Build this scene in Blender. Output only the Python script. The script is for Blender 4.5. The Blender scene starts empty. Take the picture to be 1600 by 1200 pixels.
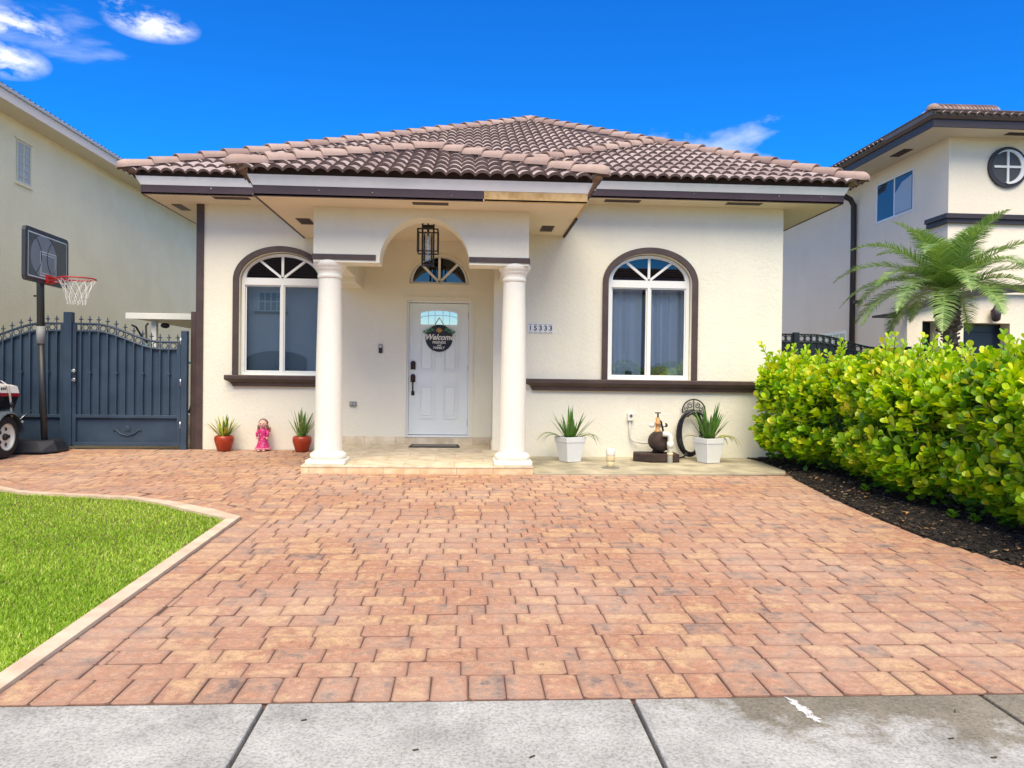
import bpy, bmesh, math, random
import numpy as np
from mathutils import Vector, Matrix
random.seed(7); rng = np.random.default_rng(7)
S = bpy.context.scene
COL = S.collection
PI = math.pi

# ------------------------------------------------------------------ camera
CAM_H, YAW, PITCH, ROLL, FPX = 1.12, .059, -.0092, .0125, 1195.0
cd = bpy.data.cameras.new('camera'); cam = bpy.data.objects.new('camera', cd); COL.objects.link(cam)
F0 = Vector((math.sin(YAW), math.cos(YAW), 0)); R0 = Vector((math.cos(YAW), -math.sin(YAW), 0)); Z0 = Vector((0, 0, 1))
FW = F0*math.cos(PITCH) + Z0*math.sin(PITCH); UP = -F0*math.sin(PITCH) + Z0*math.cos(PITCH)
RT = R0*math.cos(ROLL) + UP*math.sin(ROLL); UP2 = -R0*math.sin(ROLL) + UP*math.cos(ROLL)
m = Matrix.Identity(4)
for i in range(3):
    m[i][0], m[i][1], m[i][2] = RT[i], UP2[i], -FW[i]
m[2][3] = CAM_H
cam.matrix_world = m
cd.sensor_width = 36; cd.lens = 36*FPX/1600; cd.clip_end = 2000; cd.clip_start = .05
S.camera = cam
S.render.resolution_x, S.render.resolution_y = 1024, 768

# ------------------------------------------------------------------ sky, sun, exposure
SUN_EL, SUN_AZ = math.radians(56), math.radians(180)      # azimuth from +Y clockwise: behind the camera
W = bpy.data.worlds.new('World'); S.world = W; W.use_nodes = True
nt = W.node_tree; N = nt.nodes; L = nt.links
for n in list(N): N.remove(n)
wo = N.new('ShaderNodeOutputWorld'); bg = N.new('ShaderNodeBackground'); L.new(bg.outputs[0], wo.inputs[0])
sky = N.new('ShaderNodeTexSky'); sky.sky_type = 'NISHITA'; sky.sun_disc = False
sky.sun_elevation = SUN_EL; sky.sun_rotation = SUN_AZ; sky.air_density = 1.0; sky.dust_density = .3; sky.ozone_density = 3.0
hs = N.new('ShaderNodeHueSaturation'); hs.inputs['Saturation'].default_value = 1.9; hs.inputs['Value'].default_value = .94; hs.inputs['Hue'].default_value = .523
L.new(sky.outputs[0], hs.inputs['Color'])
tc = N.new('ShaderNodeTexCoord')
mp = N.new('ShaderNodeMapping'); mp.inputs['Scale'].default_value = (1.0, 1.0, 2.6); mp.inputs['Location'].default_value = (1.5, 8.8, 3.3)
mp.inputs['Rotation'].default_value = (0, 0, math.radians(164)); L.new(tc.outputs['Generated'], mp.inputs[0])
nz = N.new('ShaderNodeTexNoise'); nz.inputs['Scale'].default_value = 1.15; nz.inputs['Detail'].default_value = 9; nz.inputs['Roughness'].default_value = .55; nz.inputs['Distortion'].default_value = .4
L.new(mp.outputs[0], nz.inputs['Vector'])
cr = N.new('ShaderNodeValToRGB'); cr.color_ramp.elements[0].position = .515; cr.color_ramp.elements[1].position = .67
L.new(nz.outputs['Fac'], cr.inputs[0])
# three small wisps of cloud beyond the left-hand roof, broken up by finer noise
nz2 = N.new('ShaderNodeTexNoise'); nz2.inputs['Scale'].default_value = 26; nz2.inputs['Detail'].default_value = 8; nz2.inputs['Roughness'].default_value = .62
mp2 = N.new('ShaderNodeMapping'); mp2.inputs['Scale'].default_value = (1, 1, 2.2); L.new(tc.outputs['Generated'], mp2.inputs[0]); L.new(mp2.outputs[0], nz2.inputs['Vector'])
prev = cr.outputs['Color']
def wisp(d, size, gain):
    global prev
    d = Vector(d).normalized()
    sub = N.new('ShaderNodeVectorMath'); sub.operation = 'SUBTRACT'; L.new(tc.outputs['Generated'], sub.inputs[0]); sub.inputs[1].default_value = d
    sc = N.new('ShaderNodeVectorMath'); sc.operation = 'MULTIPLY'; L.new(sub.outputs[0], sc.inputs[0]); sc.inputs[1].default_value = (1/size[0], 1/size[0], 1/size[1])
    ln = N.new('ShaderNodeVectorMath'); ln.operation = 'LENGTH'; L.new(sc.outputs[0], ln.inputs[0])
    mr = N.new('ShaderNodeMapRange'); mr.inputs[1].default_value = 1.0; mr.inputs[2].default_value = 0.0; L.new(ln.outputs['Value'], mr.inputs[0])
    mu = N.new('ShaderNodeMath'); mu.operation = 'MULTIPLY'; L.new(mr.outputs[0], mu.inputs[0])
    r2 = N.new('ShaderNodeMapRange'); r2.inputs[1].default_value = .40; r2.inputs[2].default_value = .66; L.new(nz2.outputs['Fac'], r2.inputs[0]); L.new(r2.outputs[0], mu.inputs[1])
    g = N.new('ShaderNodeMath'); g.operation = 'MULTIPLY'; g.inputs[1].default_value = gain; L.new(mu.outputs[0], g.inputs[0])
    mx = N.new('ShaderNodeMath'); mx.operation = 'MAXIMUM'; mx.use_clamp = True; L.new(prev, mx.inputs[0]); L.new(g.outputs[0], mx.inputs[1]); prev = mx.outputs[0]
def pix(px, py):      # a direction in the sky, as seen from where the photographer stood
    u, v = (px-800)/FPX, -(py-600)/FPX
    return RT*u + UP2*v + FW
wisp(pix(28, 42), (.056, .020), 1.0); wisp(pix(6, 92), (.044, .020), .95); wisp(pix(236, 38), (.052, .018), 1.05); wisp(pix(184, 4), (.02, .010), .8)
mix = N.new('ShaderNodeMixRGB'); L.new(prev, mix.inputs[0]); L.new(hs.outputs[0], mix.inputs[1]); mix.inputs[2].default_value = (6.6, 6.5, 6.3, 1)
L.new(mix.outputs[0], bg.inputs['Color']); bg.inputs['Strength'].default_value = .125

sd = bpy.data.lights.new('sun', 'SUN'); sd.energy = 2.3; sd.angle = math.radians(50); sd.color = (1.0, .90, .74)
sun = bpy.data.objects.new('sun', sd); COL.objects.link(sun)
sdir = Vector((math.sin(SUN_AZ)*math.cos(SUN_EL), math.cos(SUN_AZ)*math.cos(SUN_EL), math.sin(SUN_EL)))
sun.rotation_euler = sdir.to_track_quat('Z', 'Y').to_euler(); sun.location = (6, -10, 30)
VS = S.view_settings; VS.view_transform = 'Standard'; VS.look = 'None'; VS.gamma = 1; VS.use_curve_mapping = False; VS.exposure = 1.18; VS.use_white_balance = True; VS.white_balance_temperature = 7600; VS.white_balance_tint = 3

# ------------------------------------------------------------------ helpers
def lin(r, g, b):
    f = lambda v: (v/255/12.92) if v <= 10 else ((v/255+.055)/1.055)**2.4
    return (f(r), f(g), f(b), 1)
MATS = {}
def mat(name, col, rough=.7, col2=None, nscale=6, detail=4, bump=0, bscale=60, metal=0, spec=.5, coord='Object', lo=.35, hi=.65, rnd=None, coat=0, trans=0):
    """principled, two colours mixed by noise, fine noise relief"""
    if name in MATS: return MATS[name]
    M = bpy.data.materials.new(name); M.use_nodes = True; nt = M.node_tree; N = nt.nodes; L = nt.links
    P = N['Principled BSDF']; P.inputs['Roughness'].default_value = rough; P.inputs['Metallic'].default_value = metal
    P.inputs['Specular IOR Level'].default_value = spec; P.inputs['Base Color'].default_value = col
    if coat: P.inputs['Coat Weight'].default_value = coat
    tc = N.new('ShaderNodeTexCoord')
    last = None
    if col2:
        nz = N.new('ShaderNodeTexNoise'); nz.inputs['Scale'].default_value = nscale; nz.inputs['Detail'].default_value = detail; L.new(tc.outputs[coord], nz.inputs['Vector'])
        mr = N.new('ShaderNodeMapRange'); mr.inputs[1].default_value = lo; mr.inputs[2].default_value = hi; L.new(nz.outputs['Fac'], mr.inputs[0])
        mx = N.new('ShaderNodeMixRGB'); mx.inputs[1].default_value = col; mx.inputs[2].default_value = col2; L.new(mr.outputs[0], mx.inputs[0]); L.new(mx.outputs[0], P.inputs['Base Color'])
        last = mx.outputs[0]
    if rnd:   # brightness / hue jitter per object
        oi = N.new('ShaderNodeObjectInfo'); h = N.new('ShaderNodeHueSaturation')
        mr = N.new('ShaderNodeMapRange'); mr.inputs[3].default_value = 1-rnd; mr.inputs[4].default_value = 1+rnd; L.new(oi.outputs['Random'], mr.inputs[0]); L.new(mr.outputs[0], h.inputs['Value'])
        if last: L.new(last, h.inputs['Color'])
        else: h.inputs['Color'].default_value = col
        L.new(h.outputs[0], P.inputs['Base Color'])
    if bump:
        nb = N.new('ShaderNodeTexNoise'); nb.inputs['Scale'].default_value = bscale; nb.inputs['Detail'].default_value = 5; L.new(tc.outputs[coord], nb.inputs['Vector'])
        bp = N.new('ShaderNodeBump'); bp.inputs['Strength'].default_value = bump; bp.inputs['Distance'].default_value = .01; L.new(nb.outputs['Fac'], bp.inputs['Height']); L.new(bp.outputs[0], P.inputs['Normal'])
    MATS[name] = M
    return M

def worldloc(o):
    v = Vector((0, 0, 0))
    while o is not None: v += o.location; o = o.parent
    return v
class MB:
    def __init__(s): s.v = []; s.f = []; s.sm = []
    def add(s, vs, fs, smooth=False):
        b = len(s.v); s.v += [tuple(v) for v in vs]; s.f += [tuple(b+i for i in f) for f in fs]; s.sm += [smooth]*len(fs); return s
    def box(s, x0, x1, y0, y1, z0, z1, bev=0):
        vs = [(x0,y0,z0),(x1,y0,z0),(x1,y1,z0),(x0,y1,z0),(x0,y0,z1),(x1,y0,z1),(x1,y1,z1),(x0,y1,z1)]
        return s.add(vs, [(0,3,2,1),(4,5,6,7),(0,1,5,4),(1,2,6,5),(2,3,7,6),(3,0,4,7)])
    def bar(s, a, b, w, h, up=(0,0,1)):
        a, b = Vector(a), Vector(b); d = (b-a).normalized(); up = Vector(up)
        if abs(d.dot(up)) > .95: up = Vector((0,1,0))
        r = d.cross(up).normalized()*(w/2); u = r.cross(d).normalized()*(h/2)
        vs = [p+sx*r+sz*u for p in (a, b) for sx, sz in ((-1,-1),(1,-1),(1,1),(-1,1))]
        return s.add(vs, [(3,2,1,0),(4,5,6,7),(0,1,5,4),(1,2,6,5),(2,3,7,6),(3,0,4,7)])
    def tube(s, pts, r, n=10, closed=False, caps=True):
        pts = [Vector(p) for p in pts]; k = len(pts); rs = r if isinstance(r, (list, tuple)) else [r]*k
        rings = []; pu = None
        for i, p in enumerate(pts):
            a = pts[i-1] if (i > 0 or closed) else p; b = pts[(i+1) % k] if (i < k-1 or closed) else p
            d = (b-a).normalized()
            if pu is None: pu = Vector((0,0,1)) if abs(d.z) < .9 else Vector((0,1,0))
            r1 = d.cross(pu).normalized(); pu = r1.cross(d).normalized()
            rings.append([p+(r1*math.cos(2*PI*j/n)+pu*math.sin(2*PI*j/n))*rs[i] for j in range(n)])
        vs = [v for R in rings for v in R]; fs = []
        for i in range(k if closed else k-1):
            q = (i+1) % k
            for j in range(n): fs.append((i*n+j, i*n+(j+1) % n, q*n+(j+1) % n, q*n+j))
        s.add(vs, fs, True)
        if caps and not closed:
            b = len(s.v)-len(vs); s.f += [tuple(b+j for j in reversed(range(n))), tuple(b+(k-1)*n+j for j in range(n))]; s.sm += [False]*2
        return s
    def lathe(s, prof, c, n=28, axis='z', cap=True):
        """prof: (radius, height) from bottom to top about a vertical axis at c"""
        c = Vector(c); vs = []; fs = []
        for r, h in prof:
            for j in range(n):
                a = 2*PI*j/n
                o = {'z': (r*math.cos(a), r*math.sin(a), h), 'y': (r*math.cos(a), h, -r*math.sin(a)), 'x': (h, r*math.cos(a), r*math.sin(a))}[axis]
                vs.append(c+Vector(o))
        for i in range(len(prof)-1):
            for j in range(n): fs.append((i*n+j, i*n+(j+1) % n, (i+1)*n+(j+1) % n, (i+1)*n+j))
        s.add(vs, fs, True)
        if cap:
            b = len(s.v)-len(vs); s.f += [tuple(b+j for j in reversed(range(n))), tuple(b+(len(prof)-1)*n+j for j in range(n))]; s.sm += [False]*2
        return s
    def ball(s, c, r, nu=14, nv=9):
        rx, ry, rz = r if isinstance(r, (tuple, list)) else (r, r, r); c = Vector(c); vs = []; fs = []
        for i in range(nv+1):
            t = PI*i/nv
            for j in range(nu): a = 2*PI*j/nu; vs.append(c+Vector((rx*math.sin(t)*math.cos(a), ry*math.sin(t)*math.sin(a), -rz*math.cos(t))))
        for i in range(nv):
            for j in range(nu): fs.append((i*nu+j, i*nu+(j+1) % nu, (i+1)*nu+(j+1) % nu, (i+1)*nu+j))
        return s.add(vs, fs, True)
    def build(s, name, material, parent=None, bevel=0, ang=None):
        o0 = worldloc(parent) if parent else Vector((0, 0, 0))
        me = bpy.data.meshes.new(name)
        if parent and o0.length: vs = [(v[0]-o0.x, v[1]-o0.y, v[2]-o0.z) for v in s.v]
        else: vs = s.v
        me.from_pydata(vs, [], s.f); me.polygons.foreach_set('use_smooth', s.sm); me.update()
        if material: me.materials.append(material)
        o = bpy.data.objects.new(name, me); COL.objects.link(o); o.parent = parent
        if bevel:
            b = o.modifiers.new('bevel', 'BEVEL'); b.width = bevel; b.segments = 2; b.limit_method = 'ANGLE'; b.angle_limit = math.radians(50)
        return o
def B(name, material, parent, x0, x1, y0, y1, z0, z1, bevel=0): return MB().box(x0, x1, y0, y1, z0, z1).build(name, material, parent, bevel)
def plate(name, material, parent, outer, holes, y0, y1, bevel=0):
    """a slab standing in the XZ plane between y0 and y1: outer outline with holes"""
    cu = bpy.data.curves.new(name, 'CURVE'); cu.dimensions = '2D'; cu.fill_mode = 'BOTH'; cu.extrude = abs(y1-y0)/2
    for loop in [outer]+holes:
        sp = cu.splines.new('POLY'); sp.points.add(len(loop)-1); sp.use_cyclic_u = True
        for p, q in zip(sp.points, loop): p.co = (q[0], q[1], 0, 1)
    t = bpy.data.objects.new(name, cu); COL.objects.link(t)
    dg = bpy.context.evaluated_depsgraph_get(); me = bpy.data.meshes.new_from_object(t.evaluated_get(dg)); bpy.data.objects.remove(t)
    o0 = worldloc(parent) if parent else Vector((0, 0, 0)); ym = (y0+y1)/2
    for v in me.vertices: x, z, d = v.co; v.co = (x-o0.x, ym-d-o0.y, z-o0.z)
    me.flip_normals() if False else None
    me.materials.clear(); me.materials.append(material); me.update()
    o = bpy.data.objects.new(name, me); COL.objects.link(o); o.parent = parent
    if bevel:
        b = o.modifiers.new('bevel', 'BEVEL'); b.width = bevel; b.segments = 2; b.limit_method = 'ANGLE'; b.angle_limit = math.radians(50)
    return o
def text(name, material, parent, body, size, loc, rz=0, shear=0, offset=0, xs=1, depth=.002, rx=PI/2):
    cu = bpy.data.curves.new(name, 'FONT'); cu.body = body; cu.size = size; cu.align_x = 'CENTER'; cu.align_y = 'CENTER'; cu.extrude = depth; cu.shear = shear; cu.offset = offset
    t = bpy.data.objects.new(name, cu); COL.objects.link(t)
    dg = bpy.context.evaluated_depsgraph_get(); me = bpy.data.meshes.new_from_object(t.evaluated_get(dg)); bpy.data.objects.remove(t)
    M = Matrix.Translation(Vector(loc)-(worldloc(parent) if parent else Vector((0,0,0)))) @ Matrix.Rotation(rz, 4, 'Z') @ Matrix.Rotation(rx, 4, 'X') @ Matrix.Diagonal((xs, 1, 1, 1))
    me.transform(M); me.materials.clear(); me.materials.append(material)
    o = bpy.data.objects.new(name, me); COL.objects.link(o); o.parent = parent
    return o
def tag(o, label, cat, group=None):
    o['label'] = label; o['category'] = cat
    if group: o['group'] = group
    return o
def kind(o, k): o['kind'] = k; return o
def thing(name, label, cat, loc, group=None):
    o = bpy.data.objects.new(name, None); COL.objects.link(o); o.location = loc; o.empty_display_size = .1
    return tag(o, label, cat, group)
def inst(name, me, parent, M):
    """an object sharing mesh data, placed by a world matrix (parents carry translation only)"""
    o = bpy.data.objects.new(name, me); COL.objects.link(o); o.parent = parent
    if parent: M = Matrix.Translation(-worldloc(parent)) @ M
    o.matrix_basis = M
    return o
def ellipse_arch(cx, hw, z0, zs, rise, n=28):
    """outline: straight sides from z0 up to zs, elliptical head"""
    pts = [(cx+hw, z0)] + [(cx+hw*math.cos(PI*i/n), zs+rise*math.sin(PI*i/n)) for i in range(n+1)] + [(cx-hw, z0)]
    return pts
def big_mesh(name, V, Fq, material, parent=None, smooth=False, attr=None):
    """numpy arrays -> mesh; Fq is (n,3) or (n,4)"""
    me = bpy.data.meshes.new(name); n, k = Fq.shape
    if parent is not None: V = V - np.array(worldloc(parent))
    me.vertices.add(len(V)); me.vertices.foreach_set('co', V.astype(np.float32).ravel())
    me.loops.add(n*k); me.loops.foreach_set('vertex_index', Fq.astype(np.int32).ravel())
    me.polygons.add(n); me.polygons.foreach_set('loop_start', np.arange(0, n*k, k, dtype=np.int32)); me.polygons.foreach_set('loop_total', np.full(n, k, np.int32))
    me.polygons.foreach_set('use_smooth', np.full(n, smooth))
    me.update(calc_edges=True)
    if attr is not None:
        a = me.attributes.new('rnd', 'FLOAT', 'POINT'); a.data.foreach_set('value', attr.astype(np.float32))
    me.materials.append(material)
    o = bpy.data.objects.new(name, me); COL.objects.link(o); o.parent = parent
    return o
G = .028; Y0 = 11.4
def gz(y): return G*(min(y, Y0)-Y0)

# ------------------------------------------------------------------ materials
def stucco(name, c1, c2, bump=.5):
    """painted trowelled stucco: soft colour drift, trowel ridges and grain"""
    M = bpy.data.materials.new(name); M.use_nodes = True; nt = M.node_tree; N = nt.nodes; L = nt.links; P = N['Principled BSDF']
    P.inputs['Roughness'].default_value = .88; P.inputs['Specular IOR Level'].default_value = .25
    tc = N.new('ShaderNodeTexCoord'); nz = N.new('ShaderNodeTexNoise'); nz.inputs['Scale'].default_value = 1.3; nz.inputs['Detail'].default_value = 7; L.new(tc.outputs['Object'], nz.inputs['Vector'])
    mr = N.new('ShaderNodeMapRange'); mr.inputs[1].default_value = .35; mr.inputs[2].default_value = .7; L.new(nz.outputs['Fac'], mr.inputs[0])
    mx = N.new('ShaderNodeMixRGB'); mx.inputs[1].default_value = c1; mx.inputs[2].default_value = c2; L.new(mr.outputs[0], mx.inputs[0])
    mps = N.new('ShaderNodeMapping'); mps.inputs['Scale'].default_value = (7, 7, .5); L.new(tc.outputs['Object'], mps.inputs[0])
    st = N.new('ShaderNodeTexNoise'); st.inputs['Scale'].default_value = 1.0; st.inputs['Detail'].default_value = 6; L.new(mps.outputs[0], st.inputs['Vector'])
    sm = N.new('ShaderNodeMapRange'); sm.inputs[1].default_value = .5; sm.inputs[2].default_value = .85; sm.inputs[3].default_value = 0; sm.inputs[4].default_value = .10; L.new(st.outputs['Fac'], sm.inputs[0])
    mx2 = N.new('ShaderNodeMixRGB'); L.new(sm.outputs[0], mx2.inputs[0]); L.new(mx.outputs[0], mx2.inputs[1]); mx2.inputs[2].default_value = tuple(v*.72 for v in c2[:3])+(1,)
    L.new(mx2.outputs[0], P.inputs['Base Color'])
    n1 = N.new('ShaderNodeTexNoise'); n1.inputs['Scale'].default_value = 14; n1.inputs['Detail'].default_value = 8; n1.inputs['Roughness'].default_value = .7; n1.inputs['Distortion'].default_value = .8; L.new(tc.outputs['Object'], n1.inputs['Vector'])
    b = N.new('ShaderNodeBump'); b.inputs['Strength'].default_value = bump; b.inputs['Distance'].default_value = .02; L.new(n1.outputs['Fac'], b.inputs['Height']); L.new(b.outputs[0], P.inputs['Normal'])
    MATS[name] = M; return M
m_wall = stucco('cream_stucco', (.82, .79, .67, 1), (.78, .75, .635, 1))
m_col = stucco('column_stucco', (.86, .84, .76, 1), (.82, .80, .72, 1), .45)
m_lwall = stucco('left_house_stucco', (.86, .79, .55, 1), (.80, .73, .50, 1))
m_rwall = stucco('right_house_stucco', (.87, .785, .645, 1), (.83, .745, .61, 1))
m_soff = mat('soffit_paint', (.78, .69, .53, 1), .85, (.74, .65, .50, 1), 2, bump=.1, bscale=120)
m_brown = mat('brown_trim_paint', lin(78, 62, 58), .5, lin(66, 51, 48), 5, bump=.12, bscale=30)
m_fascia = mat('brown_fascia_paint', lin(72, 50, 52), .45, lin(62, 43, 45), 3, bump=.08, bscale=25)
m_white = mat('white_paint', (.78, .79, .78, 1), .45, (.74, .75, .74, 1), 3)
m_drip = mat('white_metal_drip_edge', (.86, .88, .88, 1), .35, (.82, .85, .85, 1), 2)
m_wood = mat('raw_pine_board', lin(206, 172, 122), .75, lin(176, 138, 86), 9, lo=.4, hi=.7, bump=.2, bscale=40)
m_frame = mat('white_window_frame', (.80, .81, .80, 1), .35)
m_bird = mat('dark_eave_closure', lin(70, 52, 50), .8, lin(54, 42, 42), 9)
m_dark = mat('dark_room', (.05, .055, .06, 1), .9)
m_black = mat('black_metal', (.018, .018, .02, 1), .45)
m_bronze = mat('bronze_hardware', lin(58, 38, 32), .4, metal=.6)
m_steel = mat('satin_steel', (.55, .55, .56, 1), .3, metal=1)
m_roof1 = None
def tile_mat(name, a, b, c, geo):
    """concrete roof tile: colour drawn per tile, mottled, weathered"""
    M = bpy.data.materials.new(name); M.use_nodes = True; nt = M.node_tree; N = nt.nodes; L = nt.links; P = N['Principled BSDF']; P.inputs['Roughness'].default_value = .82; P.inputs['Specular IOR Level'].default_value = .35
    if geo: r = N.new('ShaderNodeAttribute'); r.attribute_name = 'rnd'; ro = r.outputs['Fac']
    else: r = N.new('ShaderNodeObjectInfo'); ro = r.outputs['Random']
    ge = N.new('ShaderNodeNewGeometry'); nz = N.new('ShaderNodeTexNoise'); nz.inputs['Scale'].default_value = 5; nz.inputs['Detail'].default_value = 7; nz.inputs['Roughness'].default_value = .65; L.new(ge.outputs['Position'], nz.inputs['Vector'])
    ad = N.new('ShaderNodeMath'); ad.operation = 'MULTIPLY_ADD'; ad.inputs[1].default_value = .45; L.new(ro, ad.inputs[0]); 
    mm = N.new('ShaderNodeMath'); mm.operation = 'MULTIPLY'; mm.inputs[1].default_value = .62; L.new(nz.outputs['Fac'], mm.inputs[0]); L.new(mm.outputs[0], ad.inputs[2])
    rp = N.new('ShaderNodeValToRGB'); e = rp.color_ramp.elements; e[0].position = .2; e[0].color = a; e[1].position = .8; e[1].color = c; x = e.new(.5); x.color = b; L.new(ad.outputs[0], rp.inputs[0])
    L.new(rp.outputs[0], P.inputs['Base Color'])
    n2 = N.new('ShaderNodeTexNoise'); n2.inputs['Scale'].default_value = 70; n2.inputs['Detail'].default_value = 4; L.new(ge.outputs['Position'], n2.inputs['Vector'])
    bp = N.new('ShaderNodeBump'); bp.inputs['Strength'].default_value = .3; bp.inputs['Distance'].default_value = .01; L.new(n2.outputs['Fac'], bp.inputs['Height']); L.new(bp.outputs[0], P.inputs['Normal'])
    return M
TA, TB, TC = lin(136, 117, 113), lin(166, 149, 146), lin(188, 173, 169)
m_tile = tile_mat('roof_tile', TA, TB, TC, False); m_tileg = tile_mat('roof_tile_field', TA, TB, TC, True)
m_tedge = mat('dark_tile_edge', lin(122, 105, 101), .9, lin(98, 84, 81), 12, bump=.3, bscale=60)  # front edge faces, coloured darker than the tile tops
m_hip = tile_mat('hip_tile', lin(142, 118, 112), lin(160, 136, 128), lin(178, 155, 146), False)
def glass_mat(name, tint, refl):
    M = bpy.data.materials.new(name); M.use_nodes = True; nt = M.node_tree; N = nt.nodes; L = nt.links
    for n in list(N): N.remove(n)
    o = N.new('ShaderNodeOutputMaterial'); t = N.new('ShaderNodeBsdfTransparent'); t.inputs[0].default_value = tint; g = N.new('ShaderNodeBsdfGlossy'); g.inputs['Roughness'].default_value = .012; g.inputs[0].default_value = (.86, .9, .95, 1)
    fr = N.new('ShaderNodeFresnel'); fr.inputs[0].default_value = 1.5
    mr = N.new('ShaderNodeMapRange'); mr.inputs[1].default_value = 0; mr.inputs[2].default_value = 1; mr.inputs[3].default_value = refl; mr.inputs[4].default_value = 1; L.new(fr.outputs[0], mr.inputs[0])
    mx = N.new('ShaderNodeMixShader'); L.new(mr.outputs[0], mx.inputs[0]); L.new(t.outputs[0], mx.inputs[1]); L.new(g.outputs[0], mx.inputs[2]); L.new(mx.outputs[0], o.inputs[0])
    return M
m_glass = glass_mat('window_glass', (.78, .87, .91, 1), .26)
m_clear = glass_mat('clear_lantern_glass', (.9, .93, .93, 1), .05)
m_dglass = glass_mat('dark_tinted_glass', (.10, .12, .20, 1), .05)

exec_order = []
# ================================================================== GROUND
def strip_sheet(name, prof, x0, x1, material):
    """sheet following a profile of (y, z)"""
    mb = MB(); n = len(prof)
    mb.add([(x, y, z) for y, z in prof for x in (x0, x1)], [(2*i, 2*i+1, 2*i+3, 2*i+2) for i in range(n-1)])
    return mb.build(name, material)
m_earth = mat('sandy_earth', lin(120, 105, 84), .95, lin(96, 92, 62), 3, bump=.4, bscale=30, coord='Object')
kind(strip_sheet('ground', [(-300, -.52), (-14.2, -.50), (3.0, gz(3.0)-.10), (11.4, -.10), (40, -.10), (400, -.1)], -400, 400, m_earth), 'structure')
m_asph = mat('asphalt', (.055, .055, .057, 1), .92, (.075, .074, .072, 1), 30, bump=.5, bscale=160)
kind(strip_sheet('street', [(-9.0, -.40), (-4.6, -.34), (-.6, -.40)], -120, 120, m_asph), 'structure')

# sidewalk: separate concrete slabs with open joints
def conc_mat(name, stain):
    M = bpy.data.materials.new(name); M.use_nodes = True; nt = M.node_tree; N = nt.nodes; L = nt.links; P = N['Principled BSDF']; P.inputs['Roughness'].default_value = .9; P.inputs['Specular IOR Level'].default_value = .3
    ge = N.new('ShaderNodeNewGeometry')
    def noise(sc, det, ro=.6):
        n = N.new('ShaderNodeTexNoise'); n.inputs['Scale'].default_value = sc; n.inputs['Detail'].default_value = det; n.inputs['Roughness'].default_value = ro; L.new(ge.outputs['Position'], n.inputs['Vector']); return n
    a = noise(3.0, 10, .68); b = noise(75, 5, .7); c = noise(190, 3)
    r = N.new('ShaderNodeValToRGB'); r.color_ramp.elements[0].position = .34; r.color_ramp.elements[0].color = (.32, .317, .305, 1); r.color_ramp.elements[1].position = .64; r.color_ramp.elements[1].color = (.50, .495, .48, 1); L.new(a.outputs['Fac'], r.inputs[0])
    r2 = N.new('ShaderNodeValToRGB'); r2.color_ramp.elements[0].position = .36; r2.color_ramp.elements[0].color = (.62, .62, .60, 1); r2.color_ramp.elements[1].position = .56; r2.color_ramp.elements[1].color = (1.06, 1.06, 1.06, 1); L.new(b.outputs['Fac'], r2.inputs[0])
    mu = N.new('ShaderNodeMixRGB'); mu.blend_type = 'MULTIPLY'; mu.inputs[0].default_value = 1; L.new(r.outputs[0], mu.inputs[1]); L.new(r2.outputs[0], mu.inputs[2]); last = mu.outputs[0]
    if stain:   # old damp algae stain with its own ragged outline along the paver edge
        sp = N.new('ShaderNodeSeparateXYZ'); L.new(ge.outputs['Position'], sp.inputs[0])
        s1 = noise(3.2, 9, .66)
        my = N.new('ShaderNodeMapRange'); my.inputs[1].default_value = 2.60; my.inputs[2].default_value = 3.22; L.new(sp.outputs['Y'], my.inputs[0])
        mxx = N.new('ShaderNodeMapRange'); mxx.inputs[1].default_value = .72; mxx.inputs[2].default_value = 1.2; L.new(sp.outputs['X'], mxx.inputs[0])
        m1 = N.new('ShaderNodeMath'); m1.operation = 'MULTIPLY'; L.new(my.outputs[0], m1.inputs[0]); L.new(mxx.outputs[0], m1.inputs[1])
        m2 = N.new('ShaderNodeMath'); m2.operation = 'MULTIPLY_ADD'; m2.inputs[1].default_value = .50; L.new(m1.outputs[0], m2.inputs[0]); L.new(s1.outputs['Fac'], m2.inputs[2])
        m3 = N.new('ShaderNodeMapRange'); m3.inputs[1].default_value = .66; m3.inputs[2].default_value = .78; m3.inputs[4].default_value = .95; L.new(m2.outputs[0], m3.inputs[0])
        x = N.new('ShaderNodeMixRGB'); x.blend_type = 'MULTIPLY'; L.new(m3.outputs[0], x.inputs[0]); L.new(last, x.inputs[1]); x.inputs[2].default_value = (.50, .45, .36, 1); last = x.outputs[0]
    L.new(last, P.inputs['Base Color'])
    ad = N.new('ShaderNodeMath'); L.new(b.outputs['Fac'], ad.inputs[0]); L.new(c.outputs['Fac'], ad.inputs[1])
    bp = N.new('ShaderNodeBump'); bp.inputs['Strength'].default_value = .45; bp.inputs['Distance'].default_value = .006; L.new(ad.outputs[0], bp.inputs['Height']); L.new(bp.outputs[0], P.inputs['Normal'])
    return M
m_conc = conc_mat('pavement_concrete', False); m_concs = conc_mat('stained_pavement_concrete', True)
m_joint = mat('dark_joint_dirt', (.05, .045, .04, 1), .95, (.09, .08, .065, 1), 40)
sw = kind(strip_sheet('sidewalk', [(1.4, gz(1.4)-.03), (3.19, gz(3.19)-.03)], -30, 30, m_joint), 'structure')
xs = [-.81+1.524*k for k in range(-8, 9)]
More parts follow.
